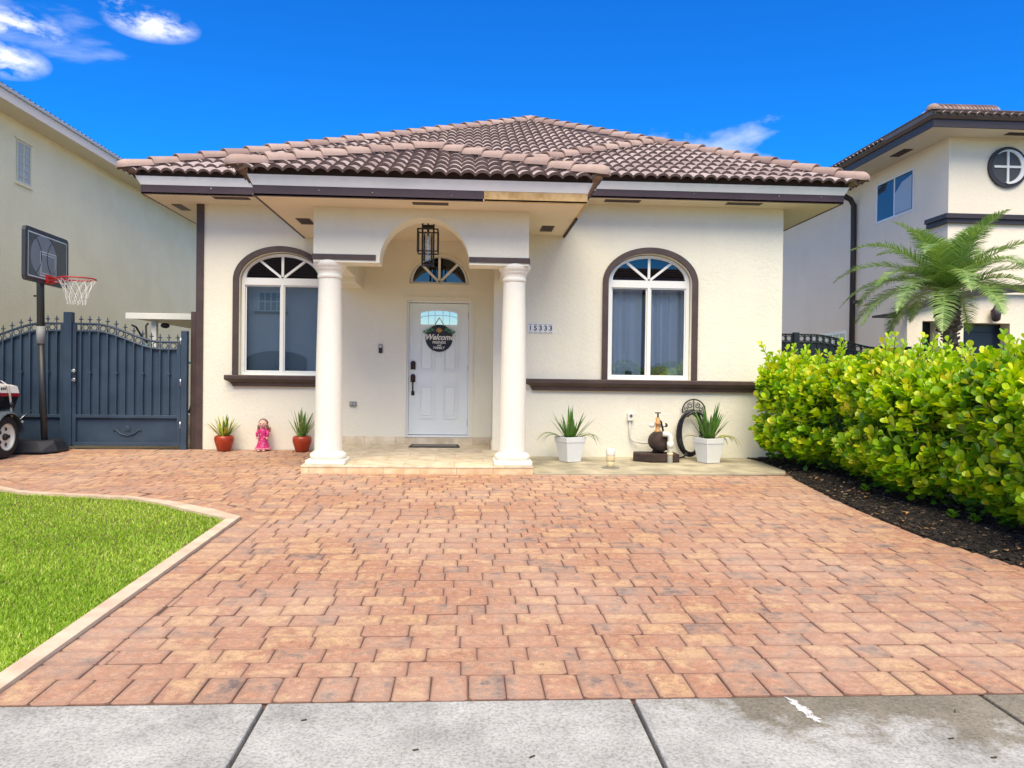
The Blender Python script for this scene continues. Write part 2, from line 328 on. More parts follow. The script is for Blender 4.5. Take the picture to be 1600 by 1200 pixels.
for i in range(len(xs)-1):
    a, b = xs[i]+.009, xs[i+1]-.009
    st = abs(xs[i]-.714) < .02 or abs(xs[i]-2.238) < .02
    mb = MB(); z = lambda y: gz(y)
    mb.add([(a,1.42,z(1.42)-.12),(b,1.42,z(1.42)-.12),(b,3.178,z(3.178)-.12),(a,3.178,z(3.178)-.12),(a,1.42,z(1.42)),(b,1.42,z(1.42)),(b,3.178,z(3.178)),(a,3.178,z(3.178))],
           [(0,3,2,1),(4,5,6,7),(0,1,5,4),(1,2,6,5),(2,3,7,6),(3,0,4,7)])
    mb.build('slab', m_concs if st else m_conc, sw, bevel=.008)
# spilled white paint and bits of debris on the pavement
def blob(cx, cy, rx, ry, rot, n=26, jag=.35, off=.0025, seed=1):
    r = random.Random(seed); pts = []
    for i in range(n):
        a = 2*PI*i/n; k = 1+jag*(r.random()-.5)*2
        x, y = rx*k*math.cos(a), ry*k*math.sin(a); X = cx+x*math.cos(rot)-y*math.sin(rot); Y = cy+x*math.sin(rot)+y*math.cos(rot); pts.append((X, Y, gz(Y)+off))
    return MB().add(pts+[(cx, cy, gz(cy)+off+.001)], [(i, (i+1) % n, n) for i in range(n)])
sp_ = blob(1.392, 3.085, .018, .05, .15, n=40, jag=.55, seed=4)
for (x_, y_, a_, b_, sd_) in ((1.396, 3.04, .026, .034, 8), (1.405, 2.985, .022, .03, 9), (1.41, 2.955, .010, .02, 12), (1.386, 3.13, .012, .03, 15)):
    q_ = blob(x_, y_, a_, b_, .4, n=30, jag=.6, off=.0026+.0002*sd_/4, seed=sd_); sp_.add(q_.v, q_.f)
tag(sp_.build('paint_spill', mat('dried_white_paint', (.66, .66, .65, 1), .85, (.50, .50, .49, 1), 60)), 'streak of dried white paint on the stained sidewalk slab', 'paint spill')
m_twig = mat('dry_twig', (.06, .045, .03, 1), .9)
for i, (x, y, r_) in enumerate([(1.86, 2.80, .1), (1.93, 2.66, .05), (2.02, 3.02, 1.0), (-.62, 3.02, .3), (-.17, 2.78, .2), (.25, 2.72, .5)]):
    mb = MB().bar((x-.011*math.cos(r_), y-.011*math.sin(r_), gz(y)+.003), (x+.011*math.cos(r_), y+.011*math.sin(r_), gz(y)+.004), .005, .004)
    tag(mb.build('twig', m_twig), 'tiny dark twig lying on the concrete sidewalk', 'twig', 'twigs on the sidewalk')

# ------------------------------------------------------------------ driveway of brick-coloured pavers
m_sand = mat('joint_sand', lin(104, 80, 67), .95, lin(82, 65, 54), 20, bump=.4, bscale=200)
drive = bpy.data.objects.new('driveway', None)
dm = MB(); dm.add([(-9, 3.19, gz(3.19)-.009), (4.6, 3.19, gz(3.19)-.009), (4.6, 11.6, .0-.009), (-9, 11.6, -.009)], [(0, 1, 2, 3)])
drive = kind(dm.build('driveway', m_sand), 'structure')
def paver_mat(name, geo):
    M = bpy.data.materials.new(name); M.use_nodes = True; nt = M.node_tree; N = nt.nodes; L = nt.links; P = N['Principled BSDF']; P.inputs['Roughness'].default_value = .78; P.inputs['Specular IOR Level'].default_value = .4
    if geo: r = N.new('ShaderNodeAttribute'); r.attribute_name = 'rnd'; ro = r.outputs['Fac']
    else: r = N.new('ShaderNodeObjectInfo'); ro = r.outputs['Random']
    ge = N.new('ShaderNodeNewGeometry')
    def noise(sc, det, rg=.6):
        n = N.new('ShaderNodeTexNoise'); n.inputs['Scale'].default_value = sc; n.inputs['Detail'].default_value = det; n.inputs['Roughness'].default_value = rg; L.new(ge.outputs['Position'], n.inputs['Vector']); return n
    a = noise(8.5, 7, .68); b = noise(140, 4, .75); c = noise(.6, 4); d = noise(26, 5, .7)
    m1 = N.new('ShaderNodeMath'); m1.operation = 'MULTIPLY_ADD'; m1.inputs[1].default_value = .50; L.new(ro, m1.inputs[0])
    ra = N.new('ShaderNodeMapRange'); ra.inputs[1].default_value = .30; ra.inputs[2].default_value = .70; ra.inputs[3].default_value = -.06; ra.inputs[4].default_value = .58; ra.clamp = False; L.new(a.outputs['Fac'], ra.inputs[0]); L.new(ra.outputs[0], m1.inputs[2])
    rp = N.new('ShaderNodeValToRGB'); e = rp.color_ramp.elements
    e[0].position = .06; e[0].color = lin(122, 106, 101); e[1].position = .97; e[1].color = lin(226, 190, 152)
    for p, cc in ((.16, lin(154, 132, 120)), (.28, lin(182, 146, 125)), (.42, lin(198, 153, 126)), (.54, lin(188, 136, 110)), (.66, lin(204, 163, 132)), (.78, lin(214, 177, 135)), (.88, lin(194, 146, 118))): x = e.new(p); x.color = cc
    L.new(m1.outputs[0], rp.inputs[0])
    r2 = N.new('ShaderNodeValToRGB'); r2.color_ramp.elements[0].position = .34; r2.color_ramp.elements[0].color = (.68, .66, .65, 1); r2.color_ramp.elements[1].position = .60; r2.color_ramp.elements[1].color = (1.06, 1.06, 1.06, 1); L.new(b.outputs['Fac'], r2.inputs[0])
    mu = N.new('ShaderNodeMixRGB'); mu.blend_type = 'MULTIPLY'; mu.inputs[0].default_value = 1; L.new(rp.outputs[0], mu.inputs[1]); L.new(r2.outputs[0], mu.inputs[2])
    r3 = N.new('ShaderNodeValToRGB'); r3.color_ramp.elements[0].position = .3; r3.color_ramp.elements[0].color = (.66, .65, .65, 1); r3.color_ramp.elements[1].position = .68; r3.color_ramp.elements[1].color = (1.12, 1.11, 1.10, 1); L.new(d.outputs['Fac'], r3.inputs[0])
    mu3 = N.new('ShaderNodeMixRGB'); mu3.blend_type = 'MULTIPLY'; mu3.inputs[0].default_value = 1; L.new(mu.outputs[0], mu3.inputs[1]); L.new(r3.outputs[0], mu3.inputs[2])
    # traffic film: broad dusty drifts over the whole drive
    d1 = N.new('ShaderNodeMapRange'); d1.inputs[1].default_value = .42; d1.inputs[2].default_value = .72; d1.inputs[3].default_value = 0; d1.inputs[4].default_value = .42; L.new(c.outputs['Fac'], d1.inputs[0])
    mu2 = N.new('ShaderNodeMixRGB'); L.new(d1.outputs[0], mu2.inputs[0]); L.new(mu3.outputs[0], mu2.inputs[1]); mu2.inputs[2].default_value = lin(208, 186, 170)
    # grime held in the worn shoulders
    ea = N.new('ShaderNodeAttribute'); ea.attribute_name = 'edge'; en = N.new('ShaderNodeMath'); en.operation = 'MULTIPLY'; L.new(ea.outputs['Fac'], en.inputs[0])
    er = N.new('ShaderNodeMapRange'); er.inputs[1].default_value = .3; er.inputs[2].default_value = .62; er.inputs[3].default_value = .25; er.inputs[4].default_value = 1; L.new(d.outputs['Fac'], er.inputs[0]); L.new(er.outputs[0], en.inputs[1])
    mu4 = N.new('ShaderNodeMixRGB'); L.new(en.outputs[0], mu4.inputs[0]); L.new(mu2.outputs[0], mu4.inputs[1]); mu4.inputs[2].default_value = lin(148, 114, 101)
    L.new(mu4.outputs[0], P.inputs['Base Color'])
    hb = N.new('ShaderNodeMath'); hb.operation = 'MULTIPLY_ADD'; hb.inputs[1].default_value = 2.0; L.new(d.outputs['Fac'], hb.inputs[0]); L.new(b.outputs['Fac'], hb.inputs[2])
    bp = N.new('ShaderNodeBump'); bp.inputs['Strength'].default_value = .7; bp.inputs['Distance'].default_value = .006; L.new(hb.outputs[0], bp.inputs['Height']); L.new(bp.outputs[0], P.inputs['Normal'])
    return M
m_pav = paver_mat('paver', False); m_pavg = paver_mat('paver_field', True)
PW = .162
def clip(poly, a, b, c):      # keep a*x+b*y+c >= 0
    out = []
    for i in range(len(poly)):
        p, q = poly[i], poly[(i+1) % len(poly)]; dp = a*p[0]+b*p[1]+c; dq = a*q[0]+b*q[1]+c
        if dp >= 0: out.append(p)
        if (dp >= 0) != (dq >= 0): t = dp/(dp-dq); out.append((p[0]+t*(q[0]-p[0]), p[1]+t*(q[1]-p[1])))
    return out
def area(poly): return abs(sum(poly[i][0]*poly[(i+1) % len(poly)][1]-poly[(i+1) % len(poly)][0]*poly[i][1] for i in range(len(poly))))/2
KX = -1.93      # right-hand edge of the kerb round the lawn
KTOP = [(-1.94, 6.76), (-2.26, 7.07), (-2.80, 7.46), (-3.24, 7.69), (-3.63, 7.78), (-4.15, 7.89), (-4.45, 7.98), (-4.85, 8.25), (-5.6, 8.9), (-6.6, 9.6), (-8.6, 10.4)]   # its far edge
BED = [(4.12, 3.19), (4.05, 4.4), (3.93, 5.16), (3.85, 5.58), (3.76, 6.07), (3.77, 6.85), (3.83, 7.77), (3.96, 9.01), (4.08, 9.42)]
def bed_x(y):
    for (xa, ya), (xb, yb) in zip(BED, BED[1:]):
        if ya <= y <= yb: return xa+(xb-xa)*(y-ya)/(yb-ya)
    return BED[0][0] if y < BED[0][1] else BED[-1][0]
def ktop_y(x):
    for (xa, ya), (xb, yb) in zip(KTOP, KTOP[1:]):
        if xb <= x <= xa: return ya+(yb-ya)*(x-xa)/(xb-xa)
    return 99
def lawn_side(p): return p[0] < KX and p[1] < ktop_y(p[0])
BORD = .245
pieces = []      # (polygon, kind or None)
def rect(x0, x1, y0, y1): return [(x0, y0), (x1, y0), (x1, y1), (x0, y1)]
x = KX+.002
while x < 4.15: pieces.append((rect(x, x+PW, 3.195, 3.195+.243), 'soldier')); x += PW+.0005
y = 3.195+.243+.0005
while y < 6.6:  pieces.append((rect(KX+.002, KX+.002+.243, y, y+PW), 'field')); y += PW+.0005      # border course beside the kerb
# border course along the curved top of the kerb
for (xa, ya), (xb, yb) in zip(KTOP, KTOP[1:]):
    Lg = math.hypot(xb-xa, yb-ya); n = max(1, round(Lg/.18)); tx, ty = (xb-xa)/Lg, (yb-ya)/Lg; nx, ny = ty, -tx
    if ny < 0: nx, ny = -nx, -ny
    for k in range(n):
        s0, s1 = Lg*k/n, Lg*(k+1)/n
        pieces.append(([(xa+tx*s1, ya+ty*s1), (xa+tx*s0, ya+ty*s0), (xa+tx*s0+nx*.22, ya+ty*s0+ny*.22), (xa+tx*s1+nx*.22, ya+ty*s1+ny*.22)], None))
pieces.append(([(-1.93, 6.705), (-1.69, 6.705), (-1.69, 6.83), (-1.785, 6.915), (-1.935, 6.765)], None))
row = 0; y = 3.195+.243+.0005
while y < 11.5:
    x = -8.6 + random.random()*.2
    while x < 4.25:
        w = random.choice((.243, .243, .243, .162)) if y > 4.2 else random.choice((.243, .243, .243, .243, .243, .162))
        p = rect(x, x+w, y, min(y+PW, 11.49)); x += w+.0005
        cxm, cym = (p[0][0]+p[1][0])/2, (p[0][1]+p[2][1])/2
        full = True
        # right edge: mulch bed
        bx = bed_x(cym)-.01
        if p[0][0] > bx: continue
        if p[1][0] > bx: p = clip(p, -1, 0, bx); full = False
        # house parts
        if p[2][1] > 9.24 and p[1][0] > -2.0:
            if p[0][0] > -2.0: 
                if p[0][1] > 9.24: continue
                p = clip(p, 0, -1, 9.24); full = False
            else: p = clip(p, -1, 0, -2.0); full = False
        # kerb and its border course
        if (cxm < KX+BORD+.2 if p[3][1] < 6.75 else cxm < KX+BORD) and p[0][1] < 10.7:
            if p[3][1] < 6.75:
                if p[1][0] <= KX+BORD+.002: continue
                if p[0][0] < KX+BORD+.002: p = clip(p, 1, 0, -(KX+BORD+.002)); full = False
            else:
                # far side of the curved top course: cut by the local course line
                done = False
                for (xa, ya), (xb, yb) in zip(KTOP, KTOP[1:]):
                    if xb-.05 <= cxm <= xa+.05 or (xa == KTOP[0][0] and cxm > xa):
                        Lg = math.hypot(xb-xa, yb-ya); tx, ty = (xb-xa)/Lg, (yb-ya)/Lg; nx, ny = ty, -tx
                        if ny < 0: nx, ny = -nx, -ny
                        c = -(nx*xa+ny*ya)-.222
                        q = clip(p, nx, ny, c)
                        if len(q) < 3: done = True; break
                        if area(q) < area(p)-1e-6: p = q; full = False
                        break
                if done: continue
        if len(p) < 3 or area(p) < .0035: continue
        if row > 0 or True: pieces.append((p, ('large' if abs(w-.243) < .01 else 'small') if full and y+PW < 11.48 else None))
    y += PW+.0005; row += 1
def cutcorners(poly, r):
    out = []; n = len(poly)
    for i in range(n):
        p0, p, q = Vector(poly[i-1]), Vector(poly[i]), Vector(poly[(i+1) % n]); a, b = (p0-p), (q-p); la, lb = a.length, b.length
        k = min(r*random.uniform(.6, 1.5), la*.4, lb*.4); out += [tuple(p+a/la*k), tuple(p+b/lb*k)]
    return out
def paver_geo(poly, joint=.0021, ch=.0055, th=.05, jag=0):
    """tumbled paver: cut corners, worn shoulder, flat face; returns verts, faces and an edge weight per vertex"""
    poly = cutcorners(poly, .011)
    n = len(poly); cx = sum(p[0] for p in poly)/n; cy = sum(p[1] for p in poly)/n
    jit = [(random.uniform(-jag, jag), random.uniform(-jag, jag)) for _ in poly]
    def ring(d, z):
        o = []
        for (X, Y), (jx, jy) in zip(poly, jit):
            dx, dy = X-cx, Y-cy
            sx = max(0, 1-d/max(abs(dx), .02)); sy = max(0, 1-d/max(abs(dy), .02)); o.append((cx+dx*sx+jx, cy+dy*sy+jy, z))
        return o
    v = ring(.032, 0)+ring(joint+ch, -.0012)+ring(joint, -ch)+ring(joint, -th)
    f = [tuple(range(n))]
    for k in range(3): f += [((k+1)*n+i, (k+1)*n+(i+1) % n, k*n+(i+1) % n, k*n+i) for i in range(n)]
    return v, f, [0]*n+[.55]*n+[1]*2*n
def ccw(poly):
    s = sum(poly[i][0]*poly[(i+1) % len(poly)][1]-poly[(i+1) % len(poly)][0]*poly[i][1] for i in range(len(poly)))
    return poly if s > 0 else poly[::-1]
PM = {}
for kname, (w, d) in {'soldier': (PW, .243), 'field': (.243, PW), 'large': (.243, PW), 'small': (PW, PW)}.items():
    for k in range(8):
        v, f, ed = paver_geo(rect(-w/2, w/2, -d/2, d/2), jag=.002)
        me = bpy.data.meshes.new('paver'); me.from_pydata(v, [], f); ea = me.attributes.new('edge', 'FLOAT', 'POINT'); ea.data.foreach_set('value', np.array(ed, np.float32)); me.materials.append(m_pav); PM[kname, k] = me
inview = lambda p: abs((p[0][0]-.0)/(p[0][1]+.5)-.059) < .75
cand = sorted([i for i, (p, k) in enumerate(pieces) if k and inview(p)], key=lambda i: pieces[i][0][0][1])[:300]
cset = set(cand)
TILT = Matrix.Rotation(math.atan(G), 4, 'X')
fv, ff, fr, fe_ = [], [], [], []
for i, (p, k) in enumerate(pieces):
    cx = sum(q[0] for q in p)/len(p); cy = sum(q[1] for q in p)/len(p)
    dz = random.gauss(0, .0018); tx, ty = random.gauss(0, .006), random.gauss(0, .006)
    if i in cset:
        M = Matrix.Translation((cx, cy, gz(cy)+dz)) @ TILT @ Matrix.Rotation(tx, 4, 'X') @ Matrix.Rotation(ty, 4, 'Y') @ Matrix.Rotation(random.gauss(0, .006), 4, 'Z')
        inst('paver', PM[k, random.randrange(8)], drive, M)
    else:
        v, f, ed = paver_geo(ccw(p), jag=.0015); fe_ += ed; b = len(fv); r = random.random()
        fv += [(X, Y, gz(Y)+Z+dz+(X-cx)*-ty+(Y-cy)*tx) for X, Y, Z in v]; ff += [tuple(b+q for q in t) for t in f]; fr += [r]*len(v)
me = bpy.data.meshes.new('paver_field'); me.from_pydata(fv, [], ff); me.materials.append(m_pavg)
a = me.attributes.new('rnd', 'FLOAT', 'POINT'); a.data.foreach_set('value', np.array(fr, np.float32))
a = me.attributes.new('edge', 'FLOAT', 'POINT'); a.data.foreach_set('value', np.array(fe_, np.float32))
pf = bpy.data.objects.new('paver_field', me); COL.objects.link(pf); pf.parent = drive; kind(pf, 'stuff')

# ------------------------------------------------------------------ kerb round the lawn
m_kerb = mat('pale_concrete_kerb', lin(214, 192, 170), .88, lin(192, 168, 146), 6, bump=.35, bscale=90)
KIN = [(-2.04, 6.66), (-2.38, 6.93), (-2.87, 7.34), (-3.25, 7.58), (-3.62, 7.67), (-4.12, 7.78), (-4.45, 7.87), (-4.92, 8.16), (-5.68, 8.80), (-6.66, 9.50), (-8.6, 10.28)]
ko = [(KX-.004, 3.2)]+[(a-.004, b-.004) for a, b in KTOP]; ki = [(-2.03, 3.2)]+KIN
mb = MB(); n = len(ko); vs = []
for (xo, yo), (xi, yi) in zip(ko, ki):
    zo, zi = gz(yo), gz(yi); vs += [(xo, yo, zo-.05), (xo-.004*(1), yo, zo+.012), (xi, yi, zi+.016), (xi, yi, zi-.06)]
fs = []
for i in range(n-1):
    for j in range(3): fs.append((4*i+j, 4*(i+1)+j, 4*(i+1)+j+1, 4*i+j+1))
mb.add(vs, fs); mb.add(vs[:4], [(0, 1, 2, 3)])
tag(mb.build('lawn_kerb', m_kerb), 'pale concrete kerb edging the lawn beside the brick driveway', 'kerb')

# ------------------------------------------------------------------ lawn: soil sheet and grass blades
m_soil = mat('lawn_soil', lin(150, 160, 74), .95, lin(120, 120, 66), 14, bump=.5, bscale=60)
lp = [(-2.035, 3.2)]+KIN+[(-9.5, 10.3), (-9.5, 3.2)]
mb = MB(); mb.add([(a, b, gz(b)-.03) for a, b in lp], [tuple(range(len(lp)))[::-1]])
kind(mb.build('lawn_soil', m_soil), 'structure')
def leaf_mat(name, ramp, rough=.45, trans=.35, attr=True, spec=.4, tr_tint=(1.1, 1.2, .5)):
    M = bpy.data.materials.new(name); M.use_nodes = True; nt = M.node_tree; N = nt.nodes; L = nt.links; P = N['Principled BSDF']; P.inputs['Roughness'].default_value = rough; P.inputs['Specular IOR Level'].default_value = spec
    if attr: r = N.new('ShaderNodeAttribute'); r.attribute_name = 'rnd'; ro = r.outputs['Fac']
    else: r = N.new('ShaderNodeObjectInfo'); ro = r.outputs['Random']
    rp = N.new('ShaderNodeValToRGB'); e = rp.color_ramp.elements; e[0].position = ramp[0][0]; e[0].color = ramp[0][1]; e[1].position = ramp[-1][0]; e[1].color = ramp[-1][1]
    for p, c in ramp[1:-1]: x = e.new(p); x.color = c
    L.new(ro, rp.inputs[0])
    L.new(rp.outputs[0], P.inputs['Base Color'])
    o = N['Material Output']
    t = N.new('ShaderNodeBsdfTranslucent'); tm = N.new('ShaderNodeMixRGB'); tm.blend_type = 'MULTIPLY'; tm.inputs[0].default_value = 1; L.new(rp.outputs[0], tm.inputs[1]); tm.inputs[2].default_value = tr_tint+(1,); L.new(tm.outputs[0], t.inputs[0])
    mx = N.new('ShaderNodeMixShader'); mx.inputs[0].default_value = trans; L.new(P.outputs[0], mx.inputs[1]); L.new(t.outputs[0], mx.inputs[2]); L.new(mx.outputs[0], o.inputs[0])
    return M
m_grass = leaf_mat('grass_blade', [(0, lin(116, 154, 44)), (.35, lin(154, 192, 62)), (.65, lin(190, 212, 90)), (.85, lin(226, 228, 140)), (1, lin(236, 228, 176))], .5, .45)
def kin_y(xs):
    P = np.array(([(-2.035, 6.66)]+KIN)[::-1]); return np.interp(xs, P[:, 0], P[:, 1])
n = 230000
gy = 3.2 + (rng.random(n)**1.5)*5.6; gx = -2.04 - (rng.random(n))*(.4+.78*(gy-2.2))
ok = (gy < kin_y(gx)-.005) & (gx > -.74*gy-.2) & (gx > -6.6); gx, gy = gx[ok], gy[ok]; n = len(gx)
gzv = G*(gy-Y0)-.03
ang = rng.random(n)*2*PI; h = rng.uniform(.022, .05, n); w = rng.uniform(.0028, .0055, n); lean = rng.uniform(.1, 1.1, n)*h
dx, dy = np.cos(ang), np.sin(ang)
base = np.stack([gx, gy, gzv], 1); side = np.stack([-dy*w, dx*w, 0*w], 1)
mid = base+np.stack([dx*lean*.35, dy*lean*.35, h*.62], 1); tip = base+np.stack([dx*lean, dy*lean, h], 1)
V = np.stack([base-side, base+side, mid-side*.8, mid+side*.8, tip], 1).reshape(-1, 3)
i0 = np.arange(n)*5
T = np.concatenate([np.stack([i0, i0+1, i0+3], 1), np.stack([i0, i0+3, i0+2], 1), np.stack([i0+2, i0+3, i0+4], 1)])
patch = .5+.5*np.sin(gx*2.3+1.3*np.sin(gy*1.7))*np.sin(gy*2.9+gx)
rv = np.clip(rng.normal(.38, .22, n)+.22*(patch-.5), 0, 1)
tag(kind(big_mesh('grass', V, T, m_grass, attr=np.repeat(rv, 5)), 'stuff'), 'bright green mown lawn inside the pale kerb', 'lawn')

# ------------------------------------------------------------------ mulch bed under the hedge
m_mulch = mat('black_mulch', (.018, .015, .013, 1), .95, (.035, .027, .02, 1), 30, bump=.8, bscale=60)
bp_ = BED+[(4.13, 9.6), (4.12, 10.5), (4.02, 10.84)]
mb = MB(); pts = [(a, b, gz(b)-.004) for a, b in bp_]; far = [(7.2, b, gz(b)+.03) for a, b in bp_]; k = len(pts)
mid_ = [(a+.5, b, gz(b)+.035) for a, b in bp_]
mb.add(pts+mid_+far, [(i, k+i, k+i+1, i+1) for i in range(k-1)]+[(k+i, 2*k+i, 2*k+i+1, k+i+1) for i in range(k-1)])
kind(mb.build('mulch_bed', m_mulch), 'structure')
n = 9000
cy_ = 3.6+rng.random(n)*7.2; bx_ = np.interp(cy_, [p[1] for p in bp_], [p[0] for p in bp_]); cx_ = bx_+.01+rng.random(n)**1.3*1.2
cz_ = G*(cy_-Y0)+.004+.03*np.clip((cx_-bx_)/.5, 0, 1)+rng.random(n)*.012
a1 = rng.random(n)*2*PI; ln = rng.uniform(.008, .032, n); wd = rng.uniform(.003, .009, n)
d = np.stack([np.cos(a1)*ln, np.sin(a1)*ln, rng.uniform(-.35, .35, n)*ln], 1); s_ = np.stack([-np.sin(a1)*wd, np.cos(a1)*wd, rng.uniform(-.5, .5, n)*wd], 1)
c = np.stack([cx_, cy_, cz_], 1); up = np.array([0, 0, .006])
V = np.stack([c-d-s_, c+d-s_, c+d+s_, c-d+s_, c-d*.8-s_*.6+up, c+d*.8-s_*.6+up, c+d*.8+s_*.6+up, c-d*.8+s_*.6+up], 1).reshape(-1, 3); i0 = np.arange(n)*8
Q = np.concatenate([np.stack([i0+a_, i0+b_, i0+c_, i0+d_], 1) for a_, b_, c_, d_ in ((4,5,6,7),(0,1,5,4),(1,2,6,5),(2,3,7,6),(3,0,4,7))])
m_chip = leaf_mat('bark_chip', [(0, (.008, .007, .006, 1)), (.8, (.03, .022, .017, 1)), (.95, (.10, .065, .04, 1)), (1, (.3, .22, .14, 1))], .9, 0)
tag(kind(big_mesh('bark_chips', V, Q, m_chip, attr=np.repeat(rng.random(n), 8)), 'stuff'), 'black shredded bark mulch spread under the hedge', 'mulch')

# ------------------------------------------------------------------ concrete pad at the foot of the right-hand wall
m_pad = mat('weathered_pad_concrete', lin(190, 180, 156), .92, lin(150, 142, 122), 3.5, detail=8, bump=.4, bscale=90)
mb = MB(); pd = [(.83, 9.262), (2.1, 9.27), (3.36, 9.33), (4.02, 9.40), (4.10, 9.6), (4.11, 10.4), (4.02, 10.849), (.83, 10.849)]
top = [(a, b, gz(b)+.006) for a, b in pd]; bot = [(a, b, gz(b)-.1) for a, b in pd]; k = len(pd)
mb.add(top+bot, [tuple(range(k))]+[(i+k, (i+1) % k+k, (i+1) % k, i) for i in range(k)])
kind(mb.build('concrete_pad', m_pad), 'structure')

# ================================================================== THE HOUSE
YL, YR = 11.5, 10.85
XL, XM, XR = -3.95, .37, 4.55
house = thing('house', 'single storey cream stucco house with brown tile roof and arched columned porch', 'house', (.3, 14, 0))
AW = dict(cx=-2.756, hw=.605, z0=1.10, zs=2.50, rise=.42)       # left window opening
BW = dict(cx=2.61, hw=.605, z0=1.10, zs=2.49, rise=.42)         # right window opening
FAN = dict(cx=-.432, hw=.44, z0=2.495, zs=2.50, rise=.41)
DX0, DX1, DZ0, DZ1 = -.905, .045, .20, 2.25
def open_(w, g=0): return ellipse_arch(w['cx'], w['hw']+g, w['z0']-g, w['zs'], w['rise']+g)
plate('wall', m_wall, house, [(XL, -.2), (XM, -.2), (XM, 3.62), (XL, 3.62)], [open_(AW), open_(FAN), [(DX0, DZ0), (DX1, DZ0), (DX1, DZ1), (DX0, DZ1)]], YL, YL+.2)
plate('wall', m_wall, house, [(XM, -.2), (XR, -.2), (XR, 3.62), (XM, 3.62)], [open_(BW)], YR, YR+.2)
B('wall', m_wall, house, XM, XM+.2, YR+.2, YL+.2, -.2, 3.62)
B('wall', m_wall, house, XR-.2, XR, YR+.2, 22, -.2, 3.62)
B('wall', m_wall, house, XL, XL+.2, YL+.2, 22, -.2, 3.62)
B('wall', m_wall, house, XL+.2, XR-.2, 21.8, 22, -.2, 3.62)
# rooms behind the windows
for (x0, x1, y) in ((XL+.25, -1.6, 14.2), (XM+.25, XR-.25, 13.6)):
    mb = MB(); mb.box(x0, x1, y, y+.05, 0, 3.5).box(x0, x1, YL+.25 if x0 < 0 else YR+.25, y, .02, .06); mb.build('room', mat('room_paint', (.30, .29, .27, 1), .9), house)
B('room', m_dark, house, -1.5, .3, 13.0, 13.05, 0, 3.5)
B('corner_trim', m_brown, house, XL-.03, XL+.075, YL-.025, YL+.1, -.02, 3.60, .004)
B('base_band', m_brown, house, XL-.10, XL-.032, YL-.02, YL+.06, -.02, 2.02, .004)

def window(w, yw, sill, nhole=True):
    cx, hw, z0, zs, rise = w['cx'], w['hw'], w['z0'], w['zs'], w['rise']
    W_ = bpy.data.objects.new('window', None)
    fr = plate('window', m_frame, house, ellipse_arch(cx, hw-.012, z0+.002, zs, rise-.012), [
        ellipse_arch(cx, hw-.075, zs+.045, zs+.05, rise-.105),
        [(cx-hw+.06, z0+.05), (cx-.02, z0+.05), (cx-.02, zs-.06), (cx-hw+.06, zs-.06)],
        [(cx+.02, z0+.05), (cx+hw-.06, z0+.05), (cx+hw-.06, zs-.06), (cx+.02, zs-.06)]], yw+.07, yw+.135, .004)
    # muntins of the arched head
    zc = zs+.045
    for a in (90, 38, 142):
        ca, sa = math.cos(math.radians(a)), math.sin(math.radians(a)); R = 1/math.sqrt((ca/(hw-.07))**2+(sa/(rise-.10))**2)
        mb = MB().bar((cx, yw+.098, zc-.005), (cx+ca*R, yw+.098, zc+sa*R), .034, .034, up=(0, 1, 0)); mb.build('muntin', m_frame, fr)
    bx = ellipse_arch(cx, hw-.07, zs+.04, zs+.05, rise-.10)
    # four panes of the head, split at the muntins
    cuts = [0, 38, 90, 142, 180]
    for a0, a1 in zip(cuts, cuts[1:]):
        pts = [(cx, zc)]
        for k in range(9):
            a = math.radians(a0+(a1-a0)*k/8); ca, sa = math.cos(a), math.sin(a); R = 1/math.sqrt((ca/(hw-.07))**2+(sa/(rise-.09))**2); pts.append((cx+ca*R, zc+sa*R))
        mb = MB(); mb.add([(px, yw+.105, pz) for px, pz in pts], [tuple(range(len(pts)))[::-1]]); mb.build('pane', m_dglass, fr)
    for x0, x1, yy in ((cx-hw+.055, cx-.015, .112), (cx+.015, cx+hw-.055, .100)):
        mb = MB(); mb.add([(x0, yw+yy, z0+.045), (x1, yw+yy, z0+.045), (x1, yw+yy, zs-.055), (x0, yw+yy, zs-.055)], [(0, 1, 2, 3)]); mb.build('pane', m_glass, fr)
        s = .024    # sash round each sliding pane
        plate('sash', m_frame, fr, [(x0+.006, z0+.052), (x1-.006, z0+.052), (x1-.006, zs-.062), (x0+.006, zs-.062)], [[(x0+s, z0+.046+s), (x1-s, z0+.046+s), (x1-s, zs-.056-s), (x0+s, zs-.056-s)]], yw+yy-.012, yw+yy-.002)
    # brown moulding round the head and sides
    plate('window_trim', m_brown, fr, ellipse_arch(cx, hw+.082, z0+.004, zs, rise+.09), [ellipse_arch(cx, hw+.004, z0+.02, zs, rise+.01)], yw-.05, yw+.01, .006) if False else None
    o = ellipse_arch(cx, hw+.085, z0+.002, zs, rise+.085); i_ = ellipse_arch(cx, hw+.004, z0+.002, zs, rise+.004)
    plate('window_trim', m_brown, fr, o+i_[::-1], [], yw-.045, yw+.01, .006)
    a, b = sill
    mb = MB()      # stepped sill: slab over a cove and a lower fillet
    pr = [(0, .935), (-.055, .935), (-.062, .985), (-.085, 1.0), (-.125, 1.03), (-.135, 1.045), (-.135, 1.088), (-.125, 1.098), (0, 1.10)]
    n = len(pr)
    vs = [(x, yw+p[0]+.001, p[1]) for x in (a, b) for p in pr]
    vs[:n] = [(a+(.10 if p[1] < .99 else (.06 if p[1] < 1.02 else 0)), yw+p[0]+.001, p[1]) for p in pr]
    mb.add(vs, [(i, n+i, n+i+1, i+1) for i in range(n-1)]+[tuple(range(n))[::-1], tuple(range(n, 2*n))])
    mb.build('sill', m_brown, fr)
    return fr
window(AW, YL, (-3.535, -2.0)); window(BW, YR, (.83, 4.27))
